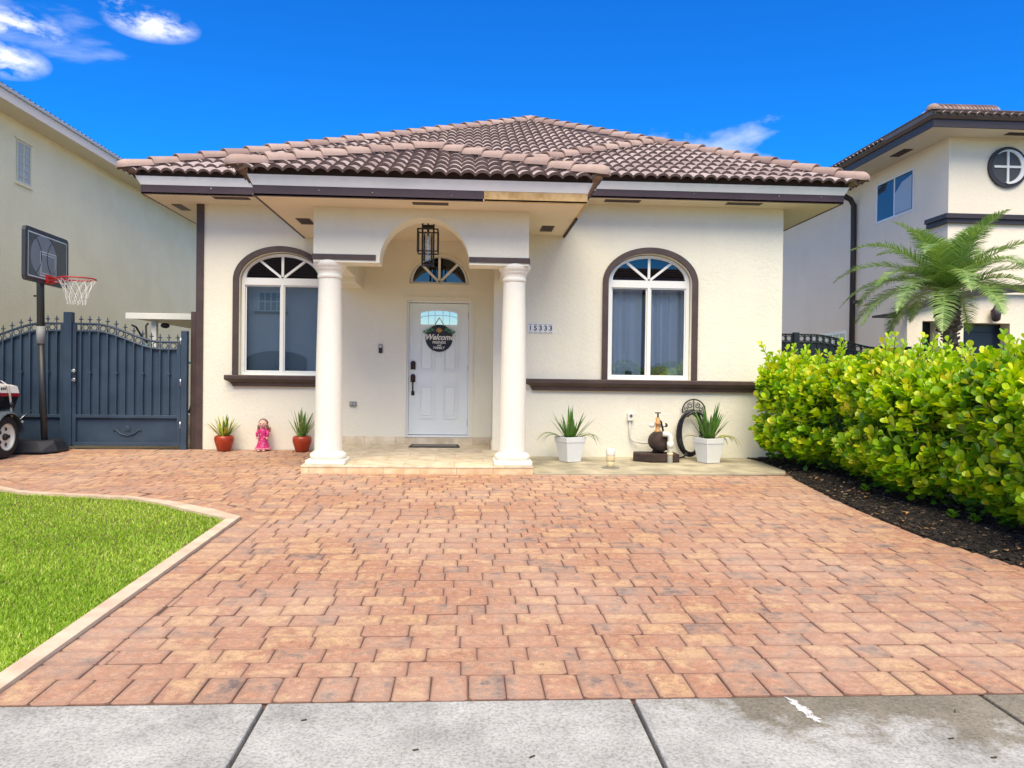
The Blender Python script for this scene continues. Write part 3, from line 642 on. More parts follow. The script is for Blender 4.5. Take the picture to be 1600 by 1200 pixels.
# curtains and things in the right-hand room, blind in the left-hand one
def curtain(name, x0, x1, y, z0, z1, amp, per, material, seed):
    r = random.Random(seed); n = 90; mb = MB(); vs = []
    for i in range(n+1):
        x = x0+(x1-x0)*i/n; yy = y+amp*math.sin(2*PI*x/per+1.7*math.sin(x*5.1+seed))+.25*amp*math.sin(9*x/per)
        vs += [(x, yy, z0), (x+.01*math.sin(x*20), yy, z1)]
    mb.add(vs, [(2*i, 2*i+2, 2*i+3, 2*i+1) for i in range(n)], True); return mb.build(name, material, house)
m_curt = mat('white_curtain', (.82, .84, .90, 1), .9); m_blind = mat('grey_roller_blind', (.44, .50, .53, 1), .85)
curtain('curtain', 2.03, 2.55, YR+.30, 1.13, 2.6, .03, .16, m_curt, 3); curtain('curtain', 2.62, 3.2, YR+.30, 1.13, 2.6, .03, .15, m_curt, 5)
B('blind', m_blind, house, -3.32, -2.19, YL+.32, YL+.325, 1.14, 2.52)
bag = thing('paper_bag', 'tan paper shopping bag standing on the window ledge behind the glass', 'paper bag', (2.78, YR+.22, 1.12))
mb = MB().box(2.67, 2.92, YR+.19, YR+.25, 1.12, 1.30); mb.build('bag_body', mat('kraft_paper', lin(190, 170, 110), .8), bag); MB().tube([(2.75, YR+.22, 1.30), (2.77, YR+.22, 1.34), (2.82, YR+.22, 1.34), (2.84, YR+.22, 1.30)], .006, 6).build('handle', mat('kraft_paper', lin(190, 170, 110), .8), bag)
tag(MB().box(2.31, 2.40, YR+.19, YR+.25, 1.12, 1.23).build('black_box', m_black, None, .004), 'small black box standing on the window ledge behind the glass', 'box')
B('window_ledge', m_white, house, 1.99, 3.22, YR+.20, YR+.26, 1.07, 1.12)

# ---- door, its frame and fanlight
dr = B('door', mat('white_door_paint', (.80, .845, .835, 1), .38, (.77, .82, .81, 1), 2), house, DX0+.03, DX1-.03, YL+.10, YL+.145, DZ0+.035, DZ1-.035, .003)
m_door = MATS['white_door_paint']
dx0, dx1, dz0, dz1, dy = DX0+.03, DX1-.03, DZ0+.035, DZ1-.035, YL+.10
plate('door_frame', m_frame, house, [(DX0-.004, DZ0-.004), (DX1+.004, DZ0-.004), (DX1+.004, DZ1+.004), (DX0-.004, DZ1+.004)], [[(DX0+.028, DZ0+.028), (DX1-.028, DZ0+.028), (DX1-.028, DZ1-.028), (DX0+.028, DZ1-.028)]], YL+.045, YL+.15, .003)
plate('door_casing', m_wall, house, [(DX0-.05, DZ0), (DX1+.05, DZ0), (DX1+.05, DZ1+.055), (DX0-.05, DZ1+.055)], [[(DX0, DZ0), (DX1, DZ0), (DX1, DZ1), (DX0, DZ1)]], YL-.012, YL+.002, .004)
def door_panel(xa, xb, za, zb):
    plate('panel_moulding', m_door, dr, [(xa, za), (xb, za), (xb, zb), (xa, zb)], [[(xa+.022, za+.022), (xb-.022, za+.022), (xb-.022, zb-.022), (xa+.022, zb-.022)]], dy-.017, dy+.001, .006)
    B('raised_panel', m_door, dr, xa+.045, xb-.045, dy-.013, dy+.001, za+.045, zb-.045, .005)
cxd = (dx0+dx1)/2
for sx in (-1, 1):
    xa, xb = (cxd-.29, cxd-.06) if sx < 0 else (cxd+.06, cxd+.29)
    door_panel(xa, xb, dz0+.24, dz0+.76); door_panel(xa, xb, dz0+.95, dz0+1.58)
# arched light in the door: bevelled glass with lead lines
def lite(g, rise): return [(cxd+.275+g, dz0+1.66-g), (cxd+.275+g, dz0+1.82)] + [(cxd+(.275+g)*math.cos(math.radians(a)), dz0+1.82+(rise+g)*math.sin(math.radians(a))) for a in range(10, 171, 10)] + [(cxd-.275-g, dz0+1.82), (cxd-.275-g, dz0+1.66-g)]
plate('light_frame', m_door, dr, lite(.035, .05), [lite(0, .05)], dy-.014, dy+.001, .004)
mb = MB(); q = lite(0, .05); mb.add([(a, dy-.004, b) for a, b in q], [tuple(range(len(q)))]); mb.build('pane', glass_mat('bevelled_door_glass', (.3, .5, .55, 1), .42), dr)
m_lead = mat('lead_came', (.25, .27, .28, 1), .4, metal=.5)
for x in (-.16, -.06, .06, .16): MB().bar((cxd+x, dy-.007, dz0+1.66), (cxd+x, dy-.007, dz0+1.865), .005, .005, up=(0,1,0)).build('lead_line', m_lead, dr)
MB().tube([(cxd+.275*math.cos(math.radians(a)), dy-.007, dz0+1.755+.045*math.sin(math.radians(a))) for a in range(0, 181, 15)], .003, 6).build('lead_line', m_lead, dr)
# hardware
hx = dx0+.065
plate('deadbolt', m_bronze, dr, [(hx-.036, dz0+.98), (hx+.036, dz0+.98), (hx+.036, dz0+1.085), (hx+.018, dz0+1.108), (hx-.018, dz0+1.108), (hx-.036, dz0+1.085)], [], dy-.022, dy, .006)
hd = plate('door_handle', m_bronze, dr, [(hx-.036, dz0+.79), (hx+.036, dz0+.79), (hx+.036, dz0+.885), (hx+.018, dz0+.91), (hx-.018, dz0+.91), (hx-.036, dz0+.885)], [], dy-.02, dy, .006)
MB().tube([(hx, dy-.015, dz0+.81), (hx, dy-.05, dz0+.80), (hx, dy-.058, dz0+.72), (hx, dy-.05, dz0+.64), (hx, dy-.012, dz0+.625)], .011, 8).build('grip', m_bronze, dr)
B('handle_foot', m_bronze, dr, hx-.024, hx+.024, dy-.016, dy, dz0+.59, dz0+.655, .004)
for z in (dz0+.18, dz0+1.0, dz0+1.80): MB().tube([(dx1+.006, dy-.006, z-.05), (dx1+.006, dy-.006, z+.05)], .009, 8).build('hinge', m_bronze, dr)
B('door_knocker_plate', m_white, dr, cxd-.025, cxd+.03, dy-.012, dy, dz0+1.17, dz0+1.25, .004)
ff_ = plate('fanlight', m_frame, house, open_(FAN, -.006), [ellipse_arch(FAN['cx'], FAN['hw']-.045, FAN['z0']+.035, FAN['z0']+.036, FAN['rise']-.04)], YL+.05, YL+.12, .004)
fc = FAN['cx']; fz = FAN['z0']+.035
for a in (90, 45, 135):
    ca, sa = math.cos(math.radians(a)), math.sin(math.radians(a)); R = 1/math.sqrt((ca/(FAN['hw']-.04))**2+(sa/(FAN['rise']-.035))**2)
    MB().bar((fc, YL+.08, fz-.004), (fc+ca*R, YL+.08, fz+sa*R), .036, .03, up=(0,1,0)).build('muntin', m_frame, ff_)
for a0, a1 in ((0, 45), (45, 90), (90, 135), (135, 180)):
    pts = [(fc, fz)]
    for k in range(7):
        a = math.radians(a0+(a1-a0)*k/6); ca, sa = math.cos(a), math.sin(a); R = 1/math.sqrt((ca/(FAN['hw']-.03))**2+(sa/(FAN['rise']-.025))**2); pts.append((fc+ca*R, fz+sa*R))
    mb = MB(); mb.add([(px, YL+.09, pz) for px, pz in pts], [tuple(range(len(pts)))[::-1]]); mb.build('pane', m_dglass, ff_)
plate('fanlight_moulding', m_wall, ff_, open_(FAN, .035), [open_(FAN, .0)], YL-.012, YL+.002, .004)
# doorbell, outlets, number tiles
B('doorbell', m_black, house, -1.315, -1.262, YL-.028, YL, 1.45, 1.58, .006); B('doorbell_face', mat('grey_plastic', (.5, .5, .5, 1), .4), house, -1.308, -1.269, YL-.031, YL-.027, 1.53, 1.572, .003)
B('outlet_box', mat('grey_cast_box', (.22, .23, .24, 1), .5), house, -1.735, -1.635, YL-.035, YL, .655, .725, .006)
for x in (-1.71, -1.66): B('outlet_cover', mat('grey_cover', (.34, .35, .36, 1), .45), house, x-.018, x+.018, YL-.045, YL-.034, .667, .713, .004)
m_ntile = mat('glazed_white_tile', (.78, .79, .80, 1), .2); m_navy = mat('navy_glaze', (.02, .025, .06, 1), .3)
for k, ch in enumerate('15333'):
    x = .855+.073*k
    t = B('number_tile', m_ntile, house, x, x+.071, YR-.012, YR, 1.745, 1.885, .003)
    text('digit', m_navy, t, ch, .095, (x+.0355, YR-.0135, 1.815), offset=.0025, depth=.001)
    for zz in (1.760, 1.870):
        MB().tube([(x+.012+.047*i/6, YR-.0125, zz+.004*math.sin(i*1.9+k)) for i in range(7)], .0028, 5).build('painted_scroll', m_navy, t)
MB().bar((-2.56, YL-.004, .125), (-2.47, YL-.004, .14), .03, .006, up=(0,1,0)).build('chipped_patch', mat('bare_grey_patch', (.12, .12, .11, 1), .9), house)

# ---- porch: floor of travertine, columns, arched beam
def trav(name, sc=1):
    return mat(name, lin(222, 208, 184), .6, lin(196, 178, 150), 7, detail=8, bump=.25, bscale=50, rnd=.10)
m_trav = trav('travertine'); m_grout = mat('travertine_grout', lin(150, 128, 100), .9)
PX0, PX1, PY0 = -1.97, .82, 9.25
def pz(y): return .033+.0275*(y-PY0)
mb = MB(); mb.add([(PX0+.006, PY0+.006, -.12), (PX1-.006, PY0+.006, -.12), (PX1-.006, YL, -.12), (PX0+.006, YL, -.12), (PX0+.006, PY0+.006, pz(PY0)-.008), (PX1-.006, PY0+.006, pz(PY0)-.008), (PX1-.006, YL, pz(YL)-.008), (PX0+.006, YL, pz(YL)-.008)],
       [(0,3,2,1),(4,5,6,7),(0,1,5,4),(1,2,6,5),(2,3,7,6),(3,0,4,7)])
pfl = mb.build('porch_floor', m_grout, house)
ys = [PY0, PY0+.42, PY0+.86, PY0+1.30, PY0+1.74, YL-.012]
for j in range(5):
    ya, yb = ys[j]+.002, ys[j+1]-.002; x = PX0-.25*(j % 2)
    while x < PX1:
        a, b = max(x, PX0)+.0015, min(x+.61, PX1)-.0015; x += .61
        if b-a < .03: continue
        if ya > 10.8: b = min(b, XM-.002)
        if b-a < .03: continue
        y_a = ya-.012 if j == 0 else ya
        mb = MB(); mb.add([(a, y_a, pz(y_a)-.02), (b, y_a, pz(y_a)-.02), (b, yb, pz(yb)-.02), (a, yb, pz(yb)-.02), (a, y_a, pz(y_a)), (b, y_a, pz(y_a)), (b, yb, pz(yb)), (a, yb, pz(yb))], [(0,3,2,1),(4,5,6,7),(0,1,5,4),(1,2,6,5),(2,3,7,6),(3,0,4,7)])
        mb.build('tile', m_trav, pfl, .002)
x = PX0
m_riser = mat('travertine_riser', lin(208, 172, 134), .65, lin(226, 204, 170), 8, detail=8, bump=.3, bscale=50, rnd=.14)
for w in (.10, .44, .44, .44, .44, .44, .49):
    B('riser_tile', m_riser, pfl, x+.0015, x+w-.0015, PY0-.004, PY0+.02, -.10, pz(PY0)-.021, .003); x += w
for yy in np.arange(PY0+.02, 10.8, .44):
    B('riser_tile', m_riser, pfl, PX0-.004, PX0+.02, yy+.002, min(yy+.437, 11.48), -.10, pz(yy)-.021, .003); B('riser_tile', m_riser, pfl, PX1-.02, PX1+.004, yy+.002, min(yy+.437, 10.84), -.10, pz(yy)-.021, .003)
for a in np.arange(-1.97, -.95, .46): B('baseboard_tile', m_trav, pfl, a+.002, min(a+.458, -.935), YL-.016, YL, pz(YL)-.01, pz(YL)+.115, .003)
B('baseboard_tile', m_trav, pfl, .07, XM-.002, YL-.016, YL, pz(YL)-.01, pz(YL)+.115, .003)
B('baseboard_tile', m_trav, pfl, XM-.016, XM, YR+.002, YL-.018, pz(YR)-.01, pz(YL)+.115, .003)
B('door_step', m_trav, pfl, DX0-.05, DX1+.05, YL-.03, YL+.2, pz(YL)-.01, DZ0-.005, .004)
def column(cx, cy):
    z0 = pz(cy)-.006
    c = MB().lathe([(.168, .175), (.166, .5), (.158, 1.2), (.145, 1.9), (.136, 2.31)], (cx, cy, 0), 40, cap=False).build('column', m_col, house)
    pl = MB().box(cx-.235, cx+.235, cy-.235, cy+.235, z0, .095).build('plinth', m_col, c, .016)
    MB().lathe([(.20, .095), (.212, .105), (.222, .125), (.218, .148), (.205, .162), (.188, .168), (.182, .182), (.170, .19)], (cx, cy, 0), 40, cap=False).build('torus', m_col, c)
    pr = [(.137, 2.29), (.148, 2.30), (.152, 2.318), (.148, 2.335), (.142, 2.345), (.147, 2.365), (.150, 2.375), (.156, 2.388), (.166, 2.396), (.172, 2.412), (.176, 2.425), (.188, 2.435), (.198, 2.452), (.202, 2.475), (.200, 2.492), (.192, 2.502), (.192, 2.512)]
    MB().lathe(pr, (cx, cy, 0), 40).build('capital', m_col, c)
column(-1.69, 9.51); column(.575, 9.51)
BX0, BX1, BY0, BY1, BZ = -1.86, .738, 9.33, 9.66, 2.478
ARC = [(.01, BZ-.1)]+[(-.53+.54*math.cos(PI*i/36), 2.50+.535*math.sin(PI*i/36)) for i in range(37)]+[(-1.07, BZ-.1)]
outer = [(BX0, BZ), (-1.07, BZ)] + [(-.53+.54*math.cos(PI-PI*i/36), 2.50+.535*math.sin(PI*i/36)) for i in range(37)] + [(.01, BZ), (BX1, BZ), (BX1, 3.15), (BX0, 3.15)]
bm_ = plate('arched_beam', m_wall, house, outer, [], BY0, BY1, .012)
for x0, x1, e in ((BX0-.008, -1.115, 0), (.008, BX1+.008, 1)):
    B('beam_band', m_brown, bm_, x0, x1, BY0-.016, BY0+.002, 2.507, 2.572, .003)
B('beam_band', m_brown, bm_, BX0-.016, BX0+.002, BY0+.003, YL-.1, 2.507, 2.572, .003); B('beam_band', m_brown, bm_, BX1-.002, BX1+.016, BY0+.003, YR-.01, 2.507, 2.572, .003)
B('side_beam', m_wall, house, BX0, BX0+.30, BY1-.01, 10.75, BZ+.002, 3.15, .01); B('side_beam', m_wall, house, BX1-.30, BX1, BY1-.01, YR+.02, BZ+.002, 3.15, .01)
B('side_beam', m_wall, house, BX0+.002, -1.555, 10.74, YL+.01, 2.40, 3.15, .01)

# ---- eaves: soffits, vents, fascia boards, drip edge
ZS, ZP = 3.60, 3.14
def soffit(name, pts, z):
    mb = MB(); k = len(pts); mb.add([(a, b, z) for a, b in pts]+[(a, b, z+.02) for a, b in pts], [tuple(range(k))[::-1], tuple(range(k, 2*k))]+[(i, (i+1) % k, (i+1) % k+k, i+k) for i in range(k)]); return mb.build(name, m_soff, house)
EL, ER, EFL, EFR = -4.54, 5.23, 10.90, 10.42
soffit('soffit', [(EL, EFL), (0.0, EFL), (0.0, EFR), (ER, EFR), (ER, 22.6), (EL, 22.6)], ZS)
PEL, PER, PEF = -2.44, 1.372, 8.82
soffit('porch_soffit', [(PEL, PEF), (PER, PEF), (PER, YR+.05), (XM, YR+.05), (XM, YL+.05), (PEL, YL+.05)], ZP)
def vent(x, y, w, d, z):
    v = B('soffit_vent', mat('vent_frame', lin(96, 76, 70), .6), house, x-w/2, x+w/2, y-d/2, y+d/2, z-.008, z+.002, .002)
    for k in range(1, int(d/.035)): B('louvre', m_black, v, x-w/2+.015, x+w/2-.015, y-d/2+k*.035-.006, y-d/2+k*.035+.006, z-.010, z-.007)
for x, y, w, d in ((-3.35, 11.05, .5, .14), (2.14, 10.60, .5, .14), (3.86, 10.58, .5, .14), (EL+.24, 11.75, .14, .42)): vent(x, y, w, d, ZS)
for x, y, w, d in ((-2.15, 10.25, .18, .38), (1.06, 10.35, .17, .38), (-.45, 9.02, .42, .12)): vent(x, y, w, d, ZP)
def fascia(p, q, zb, zt, material, th=.03, name='fascia_board', out=(0, -1)):
    """a board along p..q whose outer face runs through them"""
    (x0, y0), (x1, y1) = p, q; ox, oy = out
    mb = MB(); vs = []
    for z in (zb, zt): vs += [(x0, y0, z), (x1, y1, z), (x1-ox*th, y1-oy*th, z), (x0-ox*th, y0-oy*th, z)]
    mb.add(vs, [(0,3,2,1),(4,5,6,7),(0,1,5,4),(1,2,6,5),(2,3,7,6),(3,0,4,7)]); return mb.build(name, material, house, .003)
def drip(p, q, zb, zt, ea, eb, out, flare=.05):
    """white metal edge leaning outwards; ea/eb = how far the top runs past each end"""
    (x0, y0), (x1, y1) = p, q; ox, oy = out; d = Vector((x1-x0, y1-y0, 0)).normalized()
    a0 = Vector((x0+ox*.004, y0+oy*.004, zb)); b0 = Vector((x1+ox*.004, y1+oy*.004, zb)); a1 = a0+Vector((ox*flare, oy*flare, zt-zb))-d*ea; b1 = b0+Vector((ox*flare, oy*flare, zt-zb))+d*eb; back = Vector((-ox*.02, -oy*.02, .0))
    vs = [a0, b0, b1, a1, a0+back, b0+back, b1+back*3, a1+back*3]
    MB().add(vs, [(0,1,2,3),(7,6,5,4),(0,4,5,1),(3,2,6,7),(0,3,7,4),(1,5,6,2)]).build('drip_edge', m_drip, house)
    c = Vector((-ox*.03, -oy*.03, .0)); t = Vector((0, 0, .085))
    MB().add([a1+c, b1+c, b1+c+t, a1+c+t, a1+c*2.5, b1+c*2.5, b1+c*2.5+t, a1+c*2.5+t], [(0,1,2,3),(7,6,5,4),(0,4,5,1),(3,2,6,7),(0,3,7,4),(1,5,6,2)]).build('eave_closure', m_bird, house)
# porch
fascia((PEL, PEF), (.166, PEF), ZP-.005, 3.255, m_fascia); fascia((.170, PEF), (PER, PEF), ZP-.005, 3.255, m_wood, name='bare_fascia_board')['label'] = 'unpainted pine length of fascia board'
fascia((PEL, PEF+.03), (PEL, YL), ZP-.005, 3.255, m_fascia, out=(-1, 0)); fascia((PER, PEF+.03), (PER, 9.6), ZP-.005, 3.255, m_wood, out=(1, 0), name='bare_fascia_board'); fascia((PER, 9.604), (PER, YR), ZP-.03, 3.255, m_bird, out=(1, 0))
drip((PEL, PEF), (PER, PEF), 3.255, 3.365, .05, .05, (0, -1)); drip((PEL, PEF), (PEL, YL), 3.255, 3.365, .05, 0, (-1, 0)); drip((PER, YR), (PER, PEF), 3.255, 3.365, 0, .05, (1, 0))
# main roof
fascia((EL, EFL), (-.002, EFL), ZS-.005, 3.722, m_fascia); fascia((0, EFR), (ER, EFR), ZS-.005, 3.712, m_fascia); fascia((EL, EFL+.03), (EL, 22.6), ZS-.005, 3.722, m_fascia, out=(-1, 0)); fascia((ER, EFR+.03), (ER, 22.6), ZS-.005, 3.712, m_fascia, out=(1, 0))
drip((EL, EFL), (0, EFL), 3.722, 3.83, .05, 0, (0, -1)); drip((0, EFR), (ER, EFR), 3.712, 3.81, 0, .05, (0, -1)); drip((EL, 22.6), (EL, EFL), 3.722, 3.83, 0, .05, (-1, 0)); drip((ER, EFR), (ER, 22.6), 3.712, 3.81, .05, 0, (1, 0))
for x, z in ((-2.9, 3.20), (-1.7, 3.21), (-1.1, 3.2), (-.2, 3.19)): MB().ball((x, PEF-.004, z), .008, 6, 4).build('nail_head', m_steel, house)
for x, z in ((3.1, 3.68), (4.3, 3.68), (4.9, 3.68)): MB().ball((x, EFR-.004, z), .008, 6, 4).build('nail_head', m_steel, house)

# ---- roof: three hipped volumes, tiled
VOL = {'porch': [((0, 1), 8.70, .42), ((1, 0), -2.60, .42), ((-1, 0), -1.50, .42)],
       'main': [((0, 1), 10.80, .478), ((1, 0), -4.70, .474), ((-1, 0), -5.40, .70), ((0, -1), -22.8, .478)],
       'block': [((0, 1), 10.30, .45), ((1, 0), .10, .45), ((-1, 0), -5.40, .70), ((0, -1), -22.8, .478)]}
ZE = {'porch': 3.375, 'main': 3.85, 'block': 3.83}
def hgt(vn, i, x, y): (nx, ny), d, s = VOL[vn][i]; return ZE[vn]+s*(nx*x+ny*y-d)
def vol_h(vn, x, y): return min(hgt(vn, i, x, y) for i in range(len(VOL[vn])))
def hull(pts, name, parent):
    bm = bmesh.new(); [bm.verts.new(Vector(p)-worldloc(parent)) for p in pts]; bmesh.ops.convex_hull(bm, input=bm.verts); bmesh.ops.recalc_face_normals(bm, faces=bm.faces)
    me = bpy.data.meshes.new(name); bm.to_mesh(me); bm.free(); me.materials.append(m_bird); o = bpy.data.objects.new(name, me); COL.objects.link(o); o.parent = parent; return o
D = .03
xm = (-4.70*.474+5.40*.70)/(.474+.70); pk = (1.33, 16.8, 6.69)
roof = hull([(-4.50, 11.02, 3.955-D-.01), (5.20, 11.02, 3.955-D-.01), (-4.50, 22.55, 3.955-D-.01), (5.20, 22.55, 3.955-D-.01), (-4.50, 11.02, 3.72), (5.20, 11.02, 3.72), (-4.50, 22.5, 3.72), (5.20, 22.5, 3.72), (1.31, 16.78, 6.69-D), (1.31, 16.82, 6.69-D)], 'roof', house)
xr = (.45*.10+.70*5.40)/(1.15); zr = 3.83+.45*(xr-.10)
hull([(.24, 10.50, 3.89-D), (5.20, 10.50, 3.92-D), (.24, 17, 3.89-D), (5.20, 17, 3.92-D), (xr, 10.3+(zr-3.83)/.45, zr-D), (xr, 16, zr-D), (.24, 10.50, 3.72), (5.20, 10.50, 3.72), (.24, 17, 3.72), (5.20, 17, 3.72)], 'roof_deck', roof)
hull([(-2.42, 8.88, 3.45-D), (1.33, 8.88, 3.45-D), (-2.42, 13.5, 3.45-D), (1.33, 13.5, 3.45-D), (-.55, 10.75, 3.375+.42*2.05-D), (-.55, 13.5, 3.375+.42*2.05-D), (-2.42, 8.88, 3.26), (1.33, 8.88, 3.26), (-2.42, 13.5, 3.26), (1.33, 13.5, 3.26)], 'roof_deck', roof)
TW, TEX, TLN = .33, .36, .43
def tile_template():
    n = 12; v = []; f = []
    def zx(x): return .044*abs(math.sin(PI*x/(TW/2)))**.75
    for k, (y, lift) in enumerate(((0, .048), (TLN, .004))):
        for i in range(n+1): x = TW*i/n; v.append((x, y, zx(x)+lift))
    for i in range(n+1): x = TW*i/n; v.append((x, .001, zx(x)+.048))
    for i in range(n+1): x = TW*i/n; v.append((x, .006, zx(x)+.048-.036))
    for i in range(n): f.append((i, i+1, n+1+i+1, n+1+i))
    b = 2*(n+1)
    for i in range(n): f.append((b+n+1+i, b+n+1+i+1, b+i+1, b+i))
    return v, f, [True]*n+[False]*n
tv, tf, ts = tile_template()
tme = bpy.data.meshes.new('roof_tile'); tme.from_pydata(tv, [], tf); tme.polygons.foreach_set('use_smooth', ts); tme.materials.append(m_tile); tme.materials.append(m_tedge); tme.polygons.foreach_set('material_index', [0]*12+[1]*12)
TV = np.array(tv); TFq = np.array(tf)
full_tiles = []; cut_V, cut_F, cut_R, cut_M = [], [], [], []
bmT = bmesh.new(); bmT.from_mesh(tme)
def tile_slope(vn, i, umax):
    (nx, ny), d, s = VOL[vn][i]; cs = 1/math.hypot(1, s)
    vdir = Vector((nx*cs, ny*cs, s*cs)); udir = Vector((ny, -nx, 0)); nrm = udir.cross(vdir).normalized()
    org = Vector((nx*d, ny*d, ZE[vn]))
    others = [j for j in range(len(VOL[vn])) if j != i]
    for r in range(0, 24):
        for k in range(-80, 81):
            o = org+udir*(k*TW+.07)+vdir*(r*TEX-.02)
            c = o+udir*TW/2+vdir*TEX/2
            if abs(c.x) > 9 or c.y > 18.5: continue
            if vn != 'porch' and c.y > 17.5: continue
            cor = [o, o+udir*TW, o+udir*TW+vdir*TLN, o+vdir*TLN]
            ins = [all(hgt(vn, i, q.x, q.y) <= hgt(vn, j, q.x, q.y)+1e-4 for j in others) for q in cor]
            if not any(ins): continue
            # skip what lies well under another volume
            hid = False
            for w in VOL:
                if w != vn and all(vol_h(w, q.x, q.y) > hgt(vn, i, q.x, q.y)+.16 for q in cor): 
                    if w != 'porch' or all(q.y > 8.75 for q in cor): hid = True
            if hid: continue
            if vn == 'porch' and c.y > 13: continue
            M = Matrix.Translation(o) @ Matrix((udir, vdir, nrm)).transposed().to_4x4() @ Matrix.Translation((0, random.gauss(0, .003), 0)) @ Matrix.Rotation(random.gauss(0, .004), 4, 'Y')
            if all(ins): full_tiles.append((M, c, vn, i))
            else:
                b = bmT.copy(); b.transform(M)
                for j in others:
                    (n2x, n2y), d2, s2 = VOL[vn][j]; A = s*nx-s2*n2x; Bq = s*ny-s2*n2y; Cq = -s*d+s2*d2
                    # keep A x + B y + C <= 0
                    ln = math.hypot(A, Bq)
                    if ln < 1e-9: continue
                    nn = Vector((A/ln, Bq/ln, 0)); co = nn*(-Cq/ln)
                    bmesh.ops.bisect_plane(b, geom=b.verts[:]+b.edges[:]+b.faces[:], plane_co=co, plane_no=nn, clear_outer=True)
                if len(b.faces):
                    base = len(cut_V); b.verts.ensure_lookup_table(); rv = random.random()
                    b.verts.index_update()
                    for v in b.verts: cut_V.append(tuple(v.co)); cut_R.append(rv)
                    for f in b.faces: cut_F.append(tuple(base+v.index for v in f.verts)); cut_M.append(f.material_index)
                b.free()
for vn in VOL:
    for i in range(len(VOL[vn])):
        if vn != 'porch' and i == 3: continue
        tile_slope(vn, i, 0)
def view_key(t):
    M, c, vn, i = t
    d = Vector((0, 0, CAM_H))-c; face = (M.to_3x3() @ Vector((0, 0, 1))).dot(d.normalized())
    if face < .0: return 1e6
    return d.length if i == 0 else d.length+20
full_tiles.sort(key=view_key)
for M, c, vn, i in full_tiles[:300]: inst('roof_tile', tme, roof, M)
rest = full_tiles[300:]; fv, ffq, frr = [], [], []
for M, c, vn, i in rest:
    A = np.array(M); V = TV @ A[:3, :3].T + A[:3, 3]; ffq.append(TFq+len(fv)*len(TV)); fv.append(V); frr += [random.random()]*len(TV)
V = np.concatenate(fv); Q = np.concatenate(ffq); off = len(V)
me = bpy.data.meshes.new('tile_field'); o0 = np.array(worldloc(roof))
allV = [tuple(p) for p in (V-o0)]+[tuple(np.array(p)-o0) for p in cut_V]
me.from_pydata(allV, [], [tuple(q) for q in Q.tolist()]+[tuple(off+i for i in f) for f in cut_F])
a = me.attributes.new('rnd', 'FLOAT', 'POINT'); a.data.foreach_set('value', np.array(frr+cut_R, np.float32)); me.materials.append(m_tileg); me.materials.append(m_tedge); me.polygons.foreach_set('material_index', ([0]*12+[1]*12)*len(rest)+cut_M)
tfo = bpy.data.objects.new('tile_field', me); COL.objects.link(tfo); tfo.parent = roof; kind(tfo, 'stuff')
# hip and ridge tiles: tapered half barrels lapped uphill
def hip_template(cap):
    n = 10; v = []; f = []; Lh = .45
    st = [(-.0, .106), (Lh, .088)] if not cap else [(-.085, .02), (-.075, .06), (-.05, .088), (-.015, .103), (.02, .108), (Lh, .088)]
    for y, r in st:
        for i in range(n+1): a = PI*i/n*1.12-PI*.06; v.append((r*1.08*math.cos(a), y, r*math.sin(a)*.92+(.03 if y < .1 else 0)))
    for k in range(len(st)-1):
        for i in range(n): f.append((k*(n+1)+i, k*(n+1)+i+1, (k+1)*(n+1)+i+1, (k+1)*(n+1)+i))
    sm = [True]*len(f)
    b = len(v)
    for i in range(n+1): a = PI*i/n*1.12-PI*.06; r = st[0][1]; v.append((r*1.08*math.cos(a), st[0][0], r*math.sin(a)*.92+.03))
    for i in range(n+1): a = PI*i/n*1.12-PI*.06; r = st[0][1]-.022; v.append((r*1.05*math.cos(a), st[0][0]+.003, r*math.sin(a)*.9+.03))
    for i in range(n): f.append((b+i, b+n+1+i, b+n+2+i, b+i+1)); sm.append(False)
    me = bpy.data.meshes.new('hip_tile'); me.from_pydata(v, [], f); me.polygons.foreach_set('use_smooth', sm); me.materials.append(m_hip); return me
hme, hcap = hip_template(False), hip_template(True)
def hip(a, b, start=True, lift=.055):
    a, b = Vector(a), Vector(b); d = (b-a); Lg = d.length; d.normalize(); n = int(Lg/.38)
    x = d.cross(Vector((0, 0, 1))).normalized(); z = x.cross(d).normalized()
    # mortar bed under the barrels
    MB().tube([a+z*(lift-.05)+d*.22, b+z*(lift-.05)], .088, 8).build('hip_mortar', m_hip, roof)
    for k in range(n+1):
        o = a+d*(k*.38)+z*lift
        if k*.38 > Lg-.1: break
        M = Matrix.Translation(o) @ Matrix((x, d, z)).transposed().to_4x4() @ Matrix.Rotation(random.gauss(0, .02), 4, 'Y') @ Matrix.Rotation(random.gauss(0, .01), 4, 'Z')
        inst('hip_tile', hcap if (k == 0 and start) else hme, roof, M)
pp = (-.55, 8.70+2.05, 3.375+.42*2.05)
hip((-2.60, 8.70, 3.375), pp); hip((1.50, 8.70, 3.375), pp)
yi = 10.8+(pp[2]-3.85)/.478
hip(pp, (pp[0], yi+.2, pp[2]), False)
hip((-4.70, 10.80, 3.85), pk); hip((5.40, 10.30, 3.83), pk)
hip((.10, 10.30, 3.83), (xr, 10.3+(zr-3.83)/.45, zr), True, .05)
hip((1.33, 22.8-.0, 3.85), pk, False) if False else None
MB().ball((pk[0], pk[1], pk[2]+.05), (.17, .17, .12), 12, 8).build('hip_cap', m_hip, roof)

